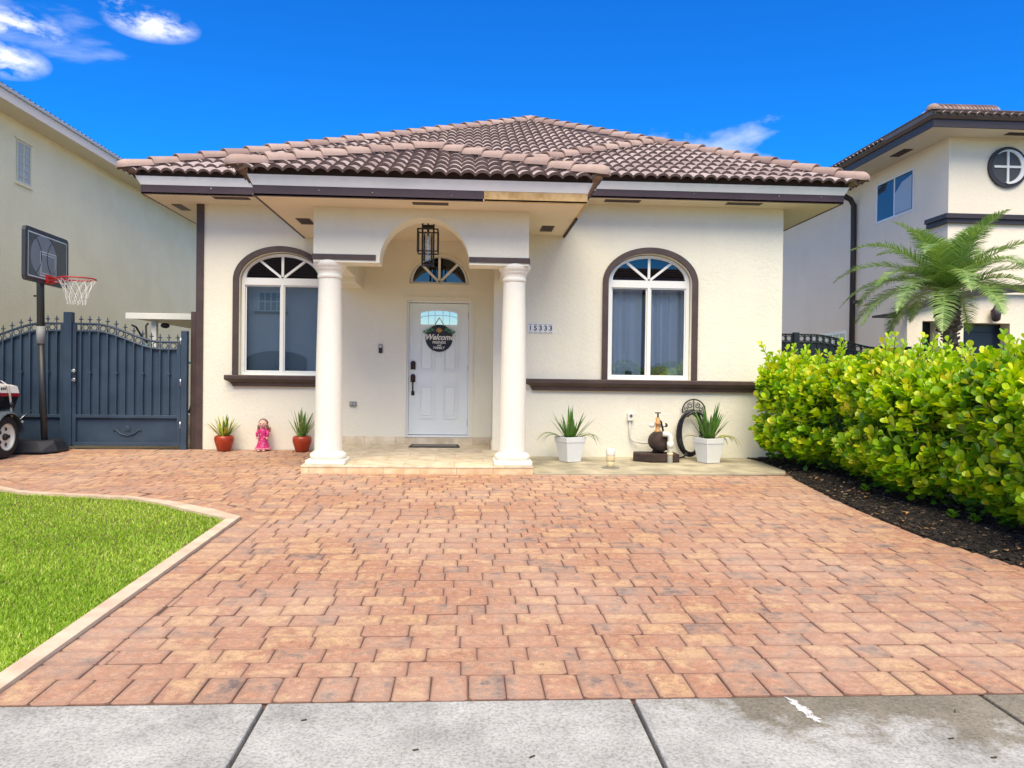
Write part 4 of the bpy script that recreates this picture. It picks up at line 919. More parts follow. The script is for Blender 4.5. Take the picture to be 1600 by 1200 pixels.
# ================================================================== THINGS ON AND AROUND THE PORCH
# lantern hanging in the arch
lx, ly = -.52, 9.92
lan = thing('pendant_lantern', 'black metal and glass box lantern hanging in the porch arch', 'lantern', (lx, ly, 3.14))
MB().lathe([(.06, 3.115), (.06, 3.14)], (lx, ly, 0), 16).build('canopy', m_black, lan); MB().tube([(lx, ly, 3.12), (lx, ly, 3.04)], .010, 8).build('stem', m_black, lan)
def cage(x0, x1, y0, y1, z0, z1, t, name):
    mb = MB()
    for x in (x0, x1):
        for y in (y0, y1): mb.bar((x, y, z0-t/2), (x, y, z1+t/2), t, t)
    for z in (z0, z1):
        for y in (y0, y1): mb.bar((x0, y, z), (x1, y, z), t, t)
        for x in (x0, x1): mb.bar((x, y0, z), (x, y1, z), t, t)
    return mb.build(name, m_black, lan)
cage(lx-.072, lx+.072, ly-.072, ly+.072, 2.545, 3.115, .014, 'inner_frame'); cage(lx-.128, lx+.128, ly-.128, ly+.128, 2.71, 2.99, .015, 'outer_frame')
B('top_plate', m_black, lan, lx-.065, lx+.065, ly-.065, ly+.065, 3.02, 3.055, .004)
MB().lathe([(.058, 2.60), (.058, 2.97)], (lx, ly, 0), 20, cap=False).build('glass_cylinder', m_clear, lan)
MB().tube([(lx, ly, 3.02), (lx, ly, 2.93)], .014, 8).build('socket', m_black, lan)
MB().lathe([(.012, 2.93), (.022, 2.90), (.03, 2.86), (.026, 2.82), (.010, 2.795)], (lx, ly, 0), 14).build('bulb', m_clear, lan)
# welcome sign
sx, sy, sz = -.425, YL+.075, 1.69
sg = thing('welcome_sign', 'round black welcome sign with white lettering hanging on the white door', 'sign', (sx, sy, sz))
m_sign = mat('black_chalk_board', (.012, .013, .018, 1), .5); m_letter = mat('white_lettering', (.75, .74, .70, 1), .6)
MB().lathe([(.203, -.006), (.205, 0), (.203, .008)], (sx, sy, sz), 48, axis='y').build('board', m_sign, sg)
ty = sy-.0075
text('lettering', m_letter, sg, 'Welcome', .118, (sx, ty, sz+.012), shear=.35, offset=.0035, depth=.0012, xs=.92)
text('lettering', m_letter, sg, 'FRIENDS', .052, (sx, ty, sz-.066), offset=.0012, depth=.0012); text('lettering', m_letter, sg, 'and', .040, (sx, ty, sz-.106), shear=.3, offset=.001, depth=.0012); text('lettering', m_letter, sg, 'FAMILY', .052, (sx, ty, sz-.146), offset=.0012, depth=.0012)
MB().tube([(sx-.075, sy-.004, sz+.19), (sx, sy-.012, sz+.31), (sx+.075, sy-.004, sz+.19)], .009, 6).build('cord', mat('white_cord', (.72, .70, .64, 1), .9), sg)
mb = MB()
for k, (a, b, r) in enumerate(((0, .128, .038), (-.026, .118, .026), (.026, .116, .026), (0, .10, .024))): mb.ball((sx+a, sy-.014, sz+b), (r, .014, r*.8), 8, 6)
mb.build('burlap_bow', mat('burlap', lin(150, 106, 62), .9, lin(190, 150, 100), 60), sg)
m_dleaf = mat('wreath_leaf', lin(30, 92, 60), .6, lin(70, 140, 100), 60)
for s in (-1, 1):
    for k in range(6):
        a = .10+.024*k; b = .135-.016*k*(.7)+(.02 if k % 2 else -.014)
        MB().add([(sx+s*(a-.03), ty-.003, sz+b), (sx+s*a, ty-.006, sz+b+.018), (sx+s*(a+.03), ty-.003, sz+b-.008), (sx+s*a, ty-.004, sz+b-.014)], [(0, 1, 2, 3)]).build('leaf', m_dleaf, sg)
# door mat
dmt = thing('door_mat', 'thin dark doormat lying in front of the white door', 'doormat', (-.46, 11.2, pz(11.2)))
mb = MB(); ya, yb = 11.08, 11.42
mb.add([(-.83, ya, pz(ya)+.002), (-.09, ya, pz(ya)+.002), (-.12, yb, pz(yb)+.002), (-.80, yb, pz(yb)+.002), (-.83, ya, pz(ya)+.014), (-.09, ya, pz(ya)+.014), (-.12, yb, pz(yb)+.014), (-.80, yb, pz(yb)+.014)], [(0,3,2,1),(4,5,6,7),(0,1,5,4),(1,2,6,5),(2,3,7,6),(3,0,4,7)]); mb.build('rubber_border', mat('black_rubber', (.03, .03, .028, 1), .8), dmt)
mb = MB(); mb.add([(-.79, ya+.03, pz(ya+.03)+.0165), (-.13, ya+.03, pz(ya+.03)+.0165), (-.155, yb-.03, pz(yb-.03)+.0165), (-.765, yb-.03, pz(yb-.03)+.0165)], [(0, 1, 2, 3)]); mb.build('pile', mat('grey_mat_pile', (.24, .23, .20, 1), .95, (.16, .15, .13, 1), 90, bump=.6, bscale=200), dmt)

# ---- potted plants
def blade(mb, base, direc, length, width, droop, n=6, fold=.25, twist=0):
    """a strap leaf: arching strip with a shallow keel, tapering to a point"""
    d = Vector(direc).normalized(); p = Vector(base); side = d.cross(Vector((0, 0, 1)))
    if side.length < .05: side = Vector((1, 0, 0))
    side.normalize(); vs = []
    for i in range(n+1):
        t = i/n; w = width*(1 if t < .55 else max(0, (1-t)/.45)**.7)*(.6+.4*min(1, t*4)); nrm = side.cross(d).normalized()
        vs += [p-side*w/2, p+nrm*-fold*w/2, p+side*w/2]
        p = p+d*(length/n); d = (d+Vector((0, 0, -droop*(t+.15)/n*2))).normalized()
    fs = []
    for i in range(n): fs += [(3*i, 3*i+1, 3*i+4, 3*i+3), (3*i+1, 3*i+2, 3*i+5, 3*i+4)]
    mb.add(vs, fs, True); return mb
m_snake1 = mat('yellow_edged_leaf', lin(196, 196, 84), .5, lin(120, 150, 52), 14, lo=.45, hi=.6); m_snake2 = mat('variegated_green_leaf', lin(92, 122, 62), .5, lin(160, 170, 84), 26, lo=.5, hi=.66)
m_iris = mat('dark_green_leaf', lin(58, 104, 40), .45, lin(94, 138, 56), 9); m_irisy = mat('yellowed_leaf', lin(206, 196, 92), .6, lin(160, 170, 80), 12)
m_pot = mat('red_glazed_pot', lin(172, 62, 36), .32, lin(140, 44, 24), 5, bump=.1, bscale=25); m_psoil = mat('potting_soil', (.03, .022, .016, 1), .95)
def red_pot(x, y, label, seed, leafmat, n, hgt, spread):
    r = random.Random(seed); z = gz(y)+.002
    t = thing('potted_plant', label, 'potted plant', (x, y, z))
    prof = [(.080, 0), (.088, .01), (.098, .05), (.116, .11), (.126, .155), (.128, .185), (.122, .208), (.112, .222), (.104, .226), (.098, .215), (.098, .195)]
    MB().lathe([(a*1.08, b) for a, b in prof], (x, y, z), 32).build('pot', m_pot, t)
    MB().lathe([(.10, .196), (.10, .200)], (x, y, z), 20).build('soil', m_psoil, t)
    for k in range(n):
        a = 2*PI*k/n*2.4+r.uniform(-.4, .4); sp = r.uniform(.05, spread); ln = hgt*r.uniform(.62, 1.1)
        mb = MB(); blade(mb, (x+.05*math.cos(a)*r.random(), y+.05*math.sin(a)*r.random(), z+.19), (math.cos(a)*sp, math.sin(a)*sp, 1), ln, r.uniform(.028, .046), r.uniform(0, .35), 6); mb.build('leaf', leafmat if r.random() < .72 else m_iris, t)
    return t
red_pot(-3.49, 11.27, 'red glazed pot of short yellow green leaves beside the brown corner trim', 3, m_snake1, 32, .34, 1.1)
red_pot(-2.38, 11.27, 'red glazed pot of tall variegated snake plant leaves beside the porch column', 9, m_snake2, 20, .46, .8)
m_wpot = mat('white_plastic_planter', (.74, .77, .80, 1), .4, (.70, .73, .76, 1), 4)
def white_pot(x, y, label, seed, n, hgt, spread, rot, ny):
    r = random.Random(seed); z = gz(y)+.008
    t = thing('potted_plant', label, 'potted plant', (x, y, z)); R = Matrix.Rotation(rot, 3, 'Z')
    def ring(h, zz): return [Vector((x, y, z+zz))+R @ Vector((a*h, b*h, 0)) for a, b in ((-1,-1),(1,-1),(1,1),(-1,1))]
    lv = [(.132, 0), (.135, .012), (.137, .03), (.180, .262), (.188, .266), (.196, .335), (.192, .34), (.178, .34), (.172, .30)]
    lv = [(h*.80, zz) for h, zz in lv]; vs = [v for h, zz in lv for v in ring(h, zz)]; fs = [(3, 2, 1, 0)]
    for i in range(len(lv)-1): fs += [(4*i+j, 4*i+(j+1) % 4, 4*i+4+(j+1) % 4, 4*i+4+j) for j in range(4)]
    MB().add(vs, fs).build('planter', m_wpot, t, .006)
    MB().add(ring(.138, .305), [(0, 1, 2, 3)]).build('soil', m_psoil, t)
    for k in range(n):
        a = r.random()*2*PI; sp = r.uniform(.03, spread); ln = hgt*r.uniform(.55, 1.12)
        mb = MB(); blade(mb, (x+.07*math.cos(a)*r.random(), y+.07*math.sin(a)*r.random(), z+.29), (math.cos(a)*sp, math.sin(a)*sp, 1), ln, r.uniform(.028, .044), r.uniform(.05, .5), 6); mb.build('leaf', m_iris, t)
    for k in range(ny):     # old leaves arching out and down
        a = r.choice((PI, 0))+r.uniform(-.6, .6); mb = MB(); blade(mb, (x+.08*math.cos(a), y+.08*math.sin(a), z+.29), (math.cos(a), math.sin(a), .75), r.uniform(.34, .50), r.uniform(.024, .036), r.uniform(2.0, 3.2), 9); mb.build('leaf', m_irisy if r.random() < (.65 if seed == 12 else .25) else m_iris, t)
    return t
white_pot(1.415, 10.36, 'square white planter of sparse dark sword leaves beside the white pipe stub', 11, 30, .44, .95, .45, 13)
white_pot(3.33, 10.33, 'square white planter of dense sword leaves in front of the coiled hose', 12, 46, .54, .85, .38, 10)
# ---- figurine
fx, fy = -2.955, 11.33; fz0 = gz(fy)+.002
fg = thing('figurine', 'small figurine of a girl in a pink dress standing between the red pots', 'figurine', (fx, fy, fz0))
m_pink = mat('magenta_glaze', lin(186, 34, 102), .4, lin(206, 60, 124), 25); m_skin = mat('figurine_skin', lin(228, 176, 158), .5); m_hair = mat('figurine_hair', lin(112, 92, 92), .7, lin(140, 110, 104), 40)
MB().lathe([(.098, .03), (.104, .045), (.090, .075), (.070, .14), (.060, .20), (.058, .25), (.062, .29), (.050, .315), (.026, .33), (.024, .345)], (fx, fy, fz0), 24).build('dress', m_pink, fg)
mb = MB(); 
for k in range(16): a = 2*PI*k/16; mb.ball((fx+.1*math.cos(a), fy+.1*math.sin(a), fz0+.036), (.022, .022, .015), 8, 5)
mb.build('hem_frill', mat('pale_pink_glaze', lin(226, 130, 160), .4), fg)
MB().ball((fx, fy-.005, fz0+.392), (.062, .058, .062), 18, 12).build('head', m_skin, fg)
mb = MB(); mb.ball((fx, fy+.014, fz0+.405), (.070, .060, .064), 18, 12); mb.ball((fx-.062, fy, fz0+.350), (.022, .02, .034), 8, 6); mb.ball((fx+.062, fy, fz0+.350), (.022, .02, .034), 8, 6); mb.build('hair', m_hair, fg)
for s in (-1, 1):
    MB().tube([(fx+s*.055, fy-.01, fz0+.30), (fx+s*.078, fy-.03, fz0+.25), (fx+s*.070, fy-.05, fz0+.20)], [.026, .022, .016], 10).build('sleeve', m_pink, fg); MB().ball((fx+s*.068, fy-.054, fz0+.188), (.018, .016, .02), 8, 6).build('hand', m_skin, fg)
    MB().ball((fx+s*.034, fy-.085, fz0+.014), (.028, .038, .014), 10, 6).build('foot', m_skin, fg)
    MB().ball((fx+s*.022, fy-.062, fz0+.398), (.006, .004, .008), 6, 5).build('eye', m_black, fg)
    MB().add([(fx+s*.03, fy+.045, fz0+.31), (fx+s*.095, fy+.05, fz0+.345), (fx+s*.10, fy+.05, fz0+.28), (fx+s*.04, fy+.045, fz0+.24), (fx+s*.03, fy+.058, fz0+.31), (fx+s*.095, fy+.06, fz0+.345), (fx+s*.10, fy+.06, fz0+.28), (fx+s*.04, fy+.058, fz0+.24)], [(0,1,2,3),(7,6,5,4),(0,4,5,1),(1,5,6,2),(2,6,7,3),(3,7,4,0)]).build('wing', mat('figurine_wing', lin(176, 120, 96), .5), fg)
for a, b in ((-.02, .24), (.03, .20), (-.03, .13), (.035, .11), (0, .17)): MB().ball((fx+a, fy-.062-.02*(b < .15), fz0+b), (.012, .006, .012), 8, 5).build('flower', mat('pale_pink_glaze', lin(226, 130, 160), .4), fg)
MB().ball((fx, fy-.062, fz0+.388), (.007, .008, .007), 6, 5).build('nose', m_skin, fg); MB().ball((fx, fy-.058, fz0+.368), (.014, .006, .004), 8, 5).build('mouth', mat('figurine_lip', lin(170, 70, 80), .5), fg)
# ---- cleanout pipe
px_, py_ = 1.865, 9.78; z_ = gz(py_)
cp = thing('drain_pipe_stub', 'short capped white plastic pipe stub standing in the concrete pad', 'pipe', (px_, py_, z_))
m_pvc = mat('white_pvc', (.76, .76, .72, 1), .4); m_pvcd = mat('yellowed_pvc', lin(214, 196, 158), .5)
MB().lathe([(.050, 0), (.050, .11)], (px_, py_, z_), 24).build('pipe', m_pvcd, cp); MB().lathe([(.056, .10), (.058, .105), (.058, .165), (.056, .17)], (px_, py_, z_), 24).build('coupling', m_pvcd, cp); MB().lathe([(.058, .17), (.060, .175), (.060, .245), (.056, .255), (.03, .257)], (px_, py_, z_), 24).build('cap', m_pvc, cp)
MB().lathe([(.12, .006), (.115, .012), (.05, .012)], (px_, py_, z_), 24, cap=False).build('cover_ring', mat('grey_cover_ring', (.22, .21, .19, 1), .8), cp)
# ---- irrigation pump on a block, with its pipes
ux, uy = 2.66, 10.52; uz = gz(uy)+.006
pu = thing('water_pump', 'rusty brown irrigation pump on a dark block against the wall', 'pump', (ux, uy, uz))
m_rust = mat('dark_rusty_iron', lin(46, 35, 33), .8, lin(64, 46, 40), 12, bump=.3, bscale=60); m_brass = mat('brass_valve', lin(206, 160, 106), .5, lin(176, 128, 82), 12)
mb = MB(); mb.add([(ux-.36, uy-.10, uz), (ux-.14, uy-.26, uz), (ux+.26, uy-.22, uz), (ux+.28, uy+.16, uz), (ux-.30, uy+.16, uz)]+[(ux-.36, uy-.10, uz+.11), (ux-.14, uy-.26, uz+.11), (ux+.26, uy-.22, uz+.11), (ux+.28, uy+.16, uz+.11), (ux-.30, uy+.16, uz+.11)],
       [(4, 3, 2, 1, 0), (5, 6, 7, 8, 9)]+[(i, (i+1) % 5, (i+1) % 5+5, i+5) for i in range(5)]); mb.build('base_block', m_rust, pu, .012)
MB().lathe([(.05, -.20), (.11, -.19), (.135, -.15), (.14, -.05), (.14, .05), (.128, .10), (.06, .13)], (ux+.02, uy, uz+.27), 24, axis='y').build('motor_housing', m_rust, pu)
MB().lathe([(.09, .11), (.075, .14), (.06, .17)], (ux+.01, uy, uz), 16).build('pump_foot', m_rust, pu)
MB().lathe([(.05, .39), (.05, .42), (.033, .425), (.033, .50), (.042, .505), (.042, .53), (.030, .535), (.030, .60)], (ux-.0, uy-.02, uz), 16).build('brass_riser', m_brass, pu)
MB().lathe([(.012, .60), (.012, .66)], (ux, uy-.02, uz), 10).build('valve_stem', m_rust, pu); MB().bar((ux-.04, uy-.02, uz+.665), (ux+.04, uy-.02, uz+.665), .018, .014).build('valve_handle', m_rust, pu)
MB().tube([(ux+.02, uy-.22, uz+.385), (ux+.085, uy-.24, uz+.385), (ux+.115, uy-.245, uz+.36), (ux+.118, uy-.245, uz-.01)], .036, 14).build('white_pipe', m_pvc, pu)
MB().lathe([(.044, .20), (.044, .28)], (ux+.118, uy-.245, uz), 16).build('pipe_coupling', m_pvc, pu); MB().lathe([(.042, .10), (.042, .13)], (ux+.118, uy-.245, uz), 16).build('pipe_coupling', m_pvcd, pu)
for s in (-1, 1): MB().ball((ux+s*.075, uy+.02, uz+.49), (.045, .03, .035), 12, 8).build('union', m_pvc, pu)
MB().ball((ux+.13, uy+.05, uz+.49), (.03, .03, .03), 10, 7).build('drain_plug', m_rust, pu)
ob = thing('outdoor_outlet', 'white outlet box on the wall with conduit curving to the pump', 'outlet', (2.345, YR, .55))
B('box', m_pvc, ob, 2.30, 2.385, YR-.06, YR, .515, .63, .008); MB().lathe([(.022, -.066), (.022, -.058)], (2.345, YR, .585), 14, axis='y').build('socket', mat('outlet_hole', (.1, .1, .1, 1), .6), ob)
MB().tube([(2.335, YR-.03, .52), (2.335, YR-.03, .33), (2.345, YR-.035, .265), (2.39, YR-.05, .225), (2.46, YR-.12, .212), (2.56, YR-.25, .212)], .013, 8).build('conduit', mat('grey_pvc_conduit', (.58, .58, .55, 1), .5), ob)
# ---- hose holder and hose
hh = thing('hose_holder', 'black wrought iron scroll hose holder fixed to the wall', 'hose holder', (3.25, YR, .68))
def arcp(cx, cz, r, a0, a1, n, y): return [(cx+r*math.cos(math.radians(a0+(a1-a0)*i/n)), y, cz+r*math.sin(math.radians(a0+(a1-a0)*i/n))) for i in range(n+1)]
yh = YR-.05
MB().tube(arcp(3.255, .665, .165, -10, 190, 24, yh), .010, 8).build('rim', m_black, hh)
MB().tube([(3.255, yh, .66), (3.255, yh, .82)], .008, 6).build('scroll', m_black, hh)
for s in (-1, 1):
    for (ox, oz, r0, st) in ((.052, .075, .042, 90), (.105, .03, .032, 60)):
        pts = []
        for i in range(22): t = i/21; a = math.radians(st*1.0-s*430*t*s) if s > 0 else math.radians(180-st+430*t); r = r0*(1-.72*t); pts.append((3.255+s*ox+r*math.cos(a), yh, .665+oz+r*math.sin(a)))
        MB().tube(pts, .006, 6).build('scroll', m_black, hh)
    MB().tube([(3.255, yh, .66), (3.255+s*.05, yh, .68), (3.255+s*.10, yh, .66), (3.255+s*.16, yh, .64)], .007, 6).build('scroll', m_black, hh)
MB().tube([(3.255, yh, .66), (3.255, YR+.01, .66)], .012, 8).build('bracket', m_black, hh)
MB().tube(arcp(3.255, .50, .15, 35, 145, 12, YR-.14), .02, 8).build('saddle', m_black, hh)
m_hose = mat('black_rubber_hose', (.012, .013, .02, 1), .42)
hp = []; r_ = random.Random(5)
for i in range(7*26+13):
    t = i/26; a = 2*PI*t+PI/2; k = i//26
    w = .165+.018*math.sin(k*2.1)+.012*r_.random()*.3; h = .30+.022*math.sin(k*1.3+1)
    hp.append((3.20+w*math.cos(a)-.015*math.sin(k), YR-.075-.016*(k % 4)-.02*max(0, math.sin(a)), .335+.005*k+h*math.sin(a)*(1.0)))
hp = [p for p in hp]
hp += [(3.08, YR-.19, .020), (3.02, YR-.23, .010), (2.94, YR-.28, .008), (2.88, YR-.30, .03), (2.82, YR-.30, .12), (2.76, YR-.31, .32), (2.73, YR-.33, .45), (2.71, YR-.34, .52), (2.68, YR-.35, .545)]
tag(MB().tube(hp, .014, 8).build('garden_hose', m_hose), 'black garden hose coiled on the iron holder and run to the pump', 'hose')

# ================================================================== GATE
m_blue = mat('slate_blue_gate_paint', lin(52, 71, 90), .45, lin(43, 60, 79), 3, bump=.06, bscale=60)
YG = 11.40
def sst(t): t = max(0, min(1, t)); return t*t*(3-2*t)
def gate_leaf(label, x_in, x_out, with_post):
    s = 1 if x_out > x_in else -1; Lw = abs(x_out-x_in)
    gt = thing('driveway_gate', label, 'gate', ((x_in+x_out)/2, YG, 0), 'leaves of the driveway gate')
    low = lambda u: 1.705-.245*sst((u-.30)/.95)      # lower curved rail, u metres from the meeting post
    zb = .05
    n = 24; us = [Lw*i/n for i in range(n+1)]
    X = lambda u: x_in+s*u
    # sheet behind the bars
    mb = MB(); vs = []
    for u in us: vs += [(X(u), YG+.03, zb+.03), (X(u), YG+.03, low(u))]
    mb.add(vs, [(2*i, 2*i+2, 2*i+3, 2*i+1) for i in range(n)]); mb.build('sheet', m_blue, gt)
    for off, nm in ((0, 'rail'), (.105, 'rail')):
        MB().tube([(X(u), YG, low(u)+off) for u in us], .0165, 8).build(nm, m_blue, gt)
    B('rail', m_blue, gt, min(x_in, x_out), max(x_in, x_out), YG-.018, YG+.02, .455, .50, .003); B('rail', m_blue, gt, min(x_in, x_out), max(x_in, x_out), YG-.018, YG+.02, zb, zb+.05, .003)
    for u in (.025, Lw-.025): B('stile', m_blue, gt, X(u)-.025, X(u)+.025, YG-.02, YG+.022, zb, low(u)+.1, .003)
    p = .124; k = 0; u = .11
    while u < Lw-.05:
        B('bar', m_blue, gt, X(u)-.011, X(u)+.011, YG-.014, YG+.014, .50, low(u)-.01)
        if k % 3 == 1: B('collar', m_blue, gt, X(u)-.026, X(u)+.026, YG-.022, YG+.02, 1.09, 1.112, .003)
        uu = u+.0; zz = low(uu)+.105
        fn = MB(); fn.tube([(X(uu), YG, zz), (X(uu), YG, zz+.05)], .009, 6); fn.lathe([(.004, .048), (.024, .062), (.007, .072), (.011, .082), (.0005, .125)], (X(uu), YG, zz), 8, cap=False); fn.bar((X(uu)-.03, YG, zz+.064), (X(uu)+.03, YG, zz+.064), .01, .014); fn.build('finial', m_blue, gt)
        MB().tube([(X(uu), YG, low(uu)), (X(uu), YG, low(uu)+.105)], .010, 6).build('bar', m_blue, gt)
        rc = u+p/2
        if rc < Lw-.05: MB().tube([(X(rc)+.040*math.cos(2*PI*i/18), YG, low(rc)+.0525+.040*math.sin(2*PI*i/18)) for i in range(18)], .0075, 6, closed=True).build('ring', m_blue, gt)
        u += p; k += 1
    xc = X(Lw/2)
    em = MB(); em.lathe([(.045, -.01), (.045, .0), (.03, -.004), (.018, -.016)], (xc, YG+.025, .31), 18, axis='y'); em.build('rosette', m_blue, gt)
    MB().tube([(xc-.20, YG+.022, .265), (xc-.16, YG+.018, .285), (xc-.10, YG+.018, .225), (xc, YG+.018, .195), (xc+.10, YG+.018, .225), (xc+.16, YG+.018, .285), (xc+.20, YG+.022, .265)], .009, 6).build('scroll', m_blue, gt)
    if with_post:
        B('meeting_post', m_blue, gt, x_in-.115, x_in-.002, YG-.05, YG+.05, .04, 1.975, .006)
        for z in (1.0, 1.13): MB().lathe([(.022, -.085), (.030, -.075), (.030, -.06), (.012, -.05), (.012, -.018)], (x_in+.045, YG, z), 16, axis='y').build('knob', m_steel, gt)
    hpx = x_out+s*.01
    B('hinge_post', m_blue, gt, min(hpx, hpx+s*.085), max(hpx, hpx+s*.085), YG-.045, YG+.045, 0, 1.73, .005)
    for z in (.36, .98, 1.58): MB().tube([(x_out+s*.004, YG-.03, z-.05), (x_out+s*.004, YG-.03, z+.05)], .012, 8).build('hinge', m_steel, gt)
gate_leaf('slate blue gate leaf with round knobs meeting the house corner', -5.68, -4.155, True)
gate_leaf('slate blue gate leaf behind the basketball pole and the boat', -5.80, -7.35, False)
# ---- patio cover and bicycle beyond the gate
pc = thing('patio_cover', 'flat white patio cover standing in the side yard behind the gate', 'patio cover', (-5.0, 15, -.1))
B('roof_panel', mat('white_aluminium', (.72, .71, .67, 1), .5), pc, -6.10, -4.0, 14.2, 17.6, 2.10, 2.17); B('gutter', m_white, pc, -6.14, -4.0, 14.14, 14.2, 2.08, 2.19, .005); B('post', m_white, pc, -5.75, -5.66, 14.3, 14.4, -.1, 2.10, .004); B('post', m_white, pc, -5.75, -5.66, 17.3, 17.4, -.1, 2.10, .004); MB().ball((-5.52, 14.35, 1.98), (.08, .08, .05), 12, 8).build('floodlight', m_black, pc)
bk = thing('bicycle', 'bicycle parked behind the gate with its handlebar showing', 'bicycle', (-5.1, 12.3, 0))
bz = .12; b0 = lambda a, z, y=0: (-5.1+a, 12.3+y, z+bz)
MB().tube([b0(-.02, 1.72, -.28), b0(-.01, 1.70, -.16), b0(.06, 1.52, -.06), b0(.10, 1.46, 0), b0(.06, 1.52, .06), b0(.0, 1.74, .18), b0(0, 1.78, .26)], .015, 8).build('handlebar', m_black, bk)
mb = MB()
for a, c in ((b0(.10, 1.46), b0(.16, .50)), (b0(.12, 1.2), b0(.95, 1.15)), (b0(.13, 1.0), b0(.75, .38)), (b0(.75, .38), b0(.98, 1.25)), (b0(.75, .38), b0(1.3, .3)), (b0(.95, 1.1), b0(1.3, .3)), (b0(.16, .5), b0(.20, .32))): mb.tube([a, c], .018, 8)
mb.build('frame', mat('teal_bike_paint', lin(40, 120, 130), .35), bk)
for a in (.2, 1.3): MB().tube([b0(a+.31*math.cos(2*PI*i/28), .22+.31*math.sin(2*PI*i/28)) for i in range(28)], .022, 8, closed=True).build('wheel', m_black, bk)
MB().ball(b0(.98, 1.29), (.14, .07, .04), 12, 8).build('saddle', m_black, bk)
# ---- basketball hoop
bh = thing('basketball_hoop', 'portable basketball hoop with black backboard in front of the gate', 'basketball hoop', (-5.84, 11.0, 0))
m_pole = mat('black_pole', (.02, .023, .028, 1), .45)
MB().tube([(-5.83, 10.95, .10), (-5.905, 10.98, 1.62)], .042, 14).build('lower_pole', m_pole, bh); MB().tube([(-5.905, 10.98, 1.55), (-5.935, 11.0, 2.95)], .048, 14).build('upper_pole', m_pole, bh)
MB().tube([(-5.904, 10.98, 1.50), (-5.908, 10.98, 1.74)], .056, 14).build('collar', mat('grey_label_collar', (.22, .23, .24, 1), .6), bh)
MB().tube([(-5.925, 10.99, 2.16), (-6.0, 10.97, 2.16)], .012, 8).build('clamp_knob', m_black, bh)
mb = MB(); mb.add([(-6.55, 10.72, 0), (-5.75, 10.72, 0), (-5.62, 10.9, 0), (-5.62, 11.25, 0), (-5.75, 11.33, 0), (-6.55, 11.33, 0), (-6.45, 10.80, .15), (-5.85, 10.80, .17), (-5.70, 10.93, .17), (-5.70, 11.2, .17), (-5.85, 11.27, .17), (-6.45, 11.27, .15)], [(5,4,3,2,1,0), (6,7,8,9,10,11)]+[(i, (i+1) % 6, (i+1) % 6+6, i+6) for i in range(6)]); mb.build('base_tank', mat('black_plastic_base', (.016, .018, .026, 1), .45), bh, .03)
# backboard: turned to face right across the drive
bc = Vector((-5.90, 11.07, 2.69)); ux_ = Vector((-.06, 1.2, 0)).normalized(); nx_ = Vector((ux_.y, -ux_.x, 0)); uz_ = Vector((0, 0, 1))
def bb(a, z, d=0): return bc+ux_*a+uz_*z+nx_*d
def bpoly(w, h, c, d): 
    pts = []
    for sx_, sz_, a0 in ((1, -1, -90), (1, 1, 0), (-1, 1, 90), (-1, -1, 180)):
        for k in range(4): a = math.radians(a0+30*k); pts.append(bb(sx_*(w-c)+c*math.cos(a), sz_*(h-c)+c*math.sin(a), d))
    return pts
f_ = bpoly(.61, .36, .06, .035); g_ = bpoly(.61, .36, .06, -.01); k = len(f_)
board = MB().add(f_+g_, [tuple(range(k)), tuple(range(2*k-1, k-1, -1))]+[(i, (i+1) % k, (i+1) % k+k, i+k) for i in range(k)][::-1]).build('backboard', mat('black_backboard_frame', (.03, .033, .04, 1), .4), bh)
MB().add(bpoly(.555, .305, .02, .037), [tuple(range(16))]).build('board_face', mat('smoke_acrylic', (.045, .08, .125, 1), .12), board)
m_line = mat('pale_blue_line', (.55, .66, .72, 1), .4)
def frame_line(w, h, t, zc, d, m=m_line):
    mb = MB(); o = [bb(a*w, zc+b*h, d) for a, b in ((-1,-1),(1,-1),(1,1),(-1,1))]; i_ = [bb(a*(w-t), zc+b*(h-t), d) for a, b in ((-1,-1),(1,-1),(1,1),(-1,1))]
    mb.add(o+i_, [(j, (j+1) % 4, (j+1) % 4+4, j+4) for j in range(4)]); return mb.build('painted_line', m, board)
frame_line(.55, .30, .016, 0, .039); frame_line(.23, .17, .016, -.09, .040); frame_line(.195, .135, .012, -.09, .040)
mb = MB(); q = [bb(-.12+.36*math.cos(2*PI*i/30), .0+.29*math.sin(2*PI*i/30), .0383) for i in range(30)]; mb.add(q, [tuple(range(30))]); mb.build('ball_print', mat('grey_ball_print', (.17, .22, .30, 1), .3), board)
for rr, off, a0, a1 in ((.33, .30, 120, 240), (.33, -.52, -60, 60)): MB().tube([bb(off+rr*math.cos(math.radians(a0+(a1-a0)*i/14)), rr*.85*math.sin(math.radians(a0+(a1-a0)*i/14)), .0385) for i in range(15)], .006, 5).build('print_seam', m_black, board)
for a in (-.25, .25): MB().tube([bb(a, -.1, -.01), (-5.935, 11.0, 2.45)], .016, 6).build('bracket_arm', m_pole, bh)
m_red = mat('red_rim', lin(176, 36, 34), .4)
rc = bb(0, -.27, .04+.14+.24); 
MB().tube([rc+ux_*(.24*math.cos(2*PI*i/32))+nx_*(.24*math.sin(2*PI*i/32)) for i in range(32)], .010, 8, closed=True).build('rim', m_red, bh)
mb = MB(); p0, p1 = bb(-.07, -.34, .037), bb(.07, -.22, .06); mb.add([bb(-.07, -.35, .037), bb(.07, -.35, .037), bb(.07, -.23, .037), bb(-.07, -.23, .037), bb(-.07, -.35, .075), bb(.07, -.35, .075), bb(.07, -.23, .075), bb(-.07, -.23, .075)], [(0,3,2,1),(4,5,6,7),(0,1,5,4),(1,2,6,5),(2,3,7,6),(3,0,4,7)]); mb.build('rim_bracket', m_red, bh)
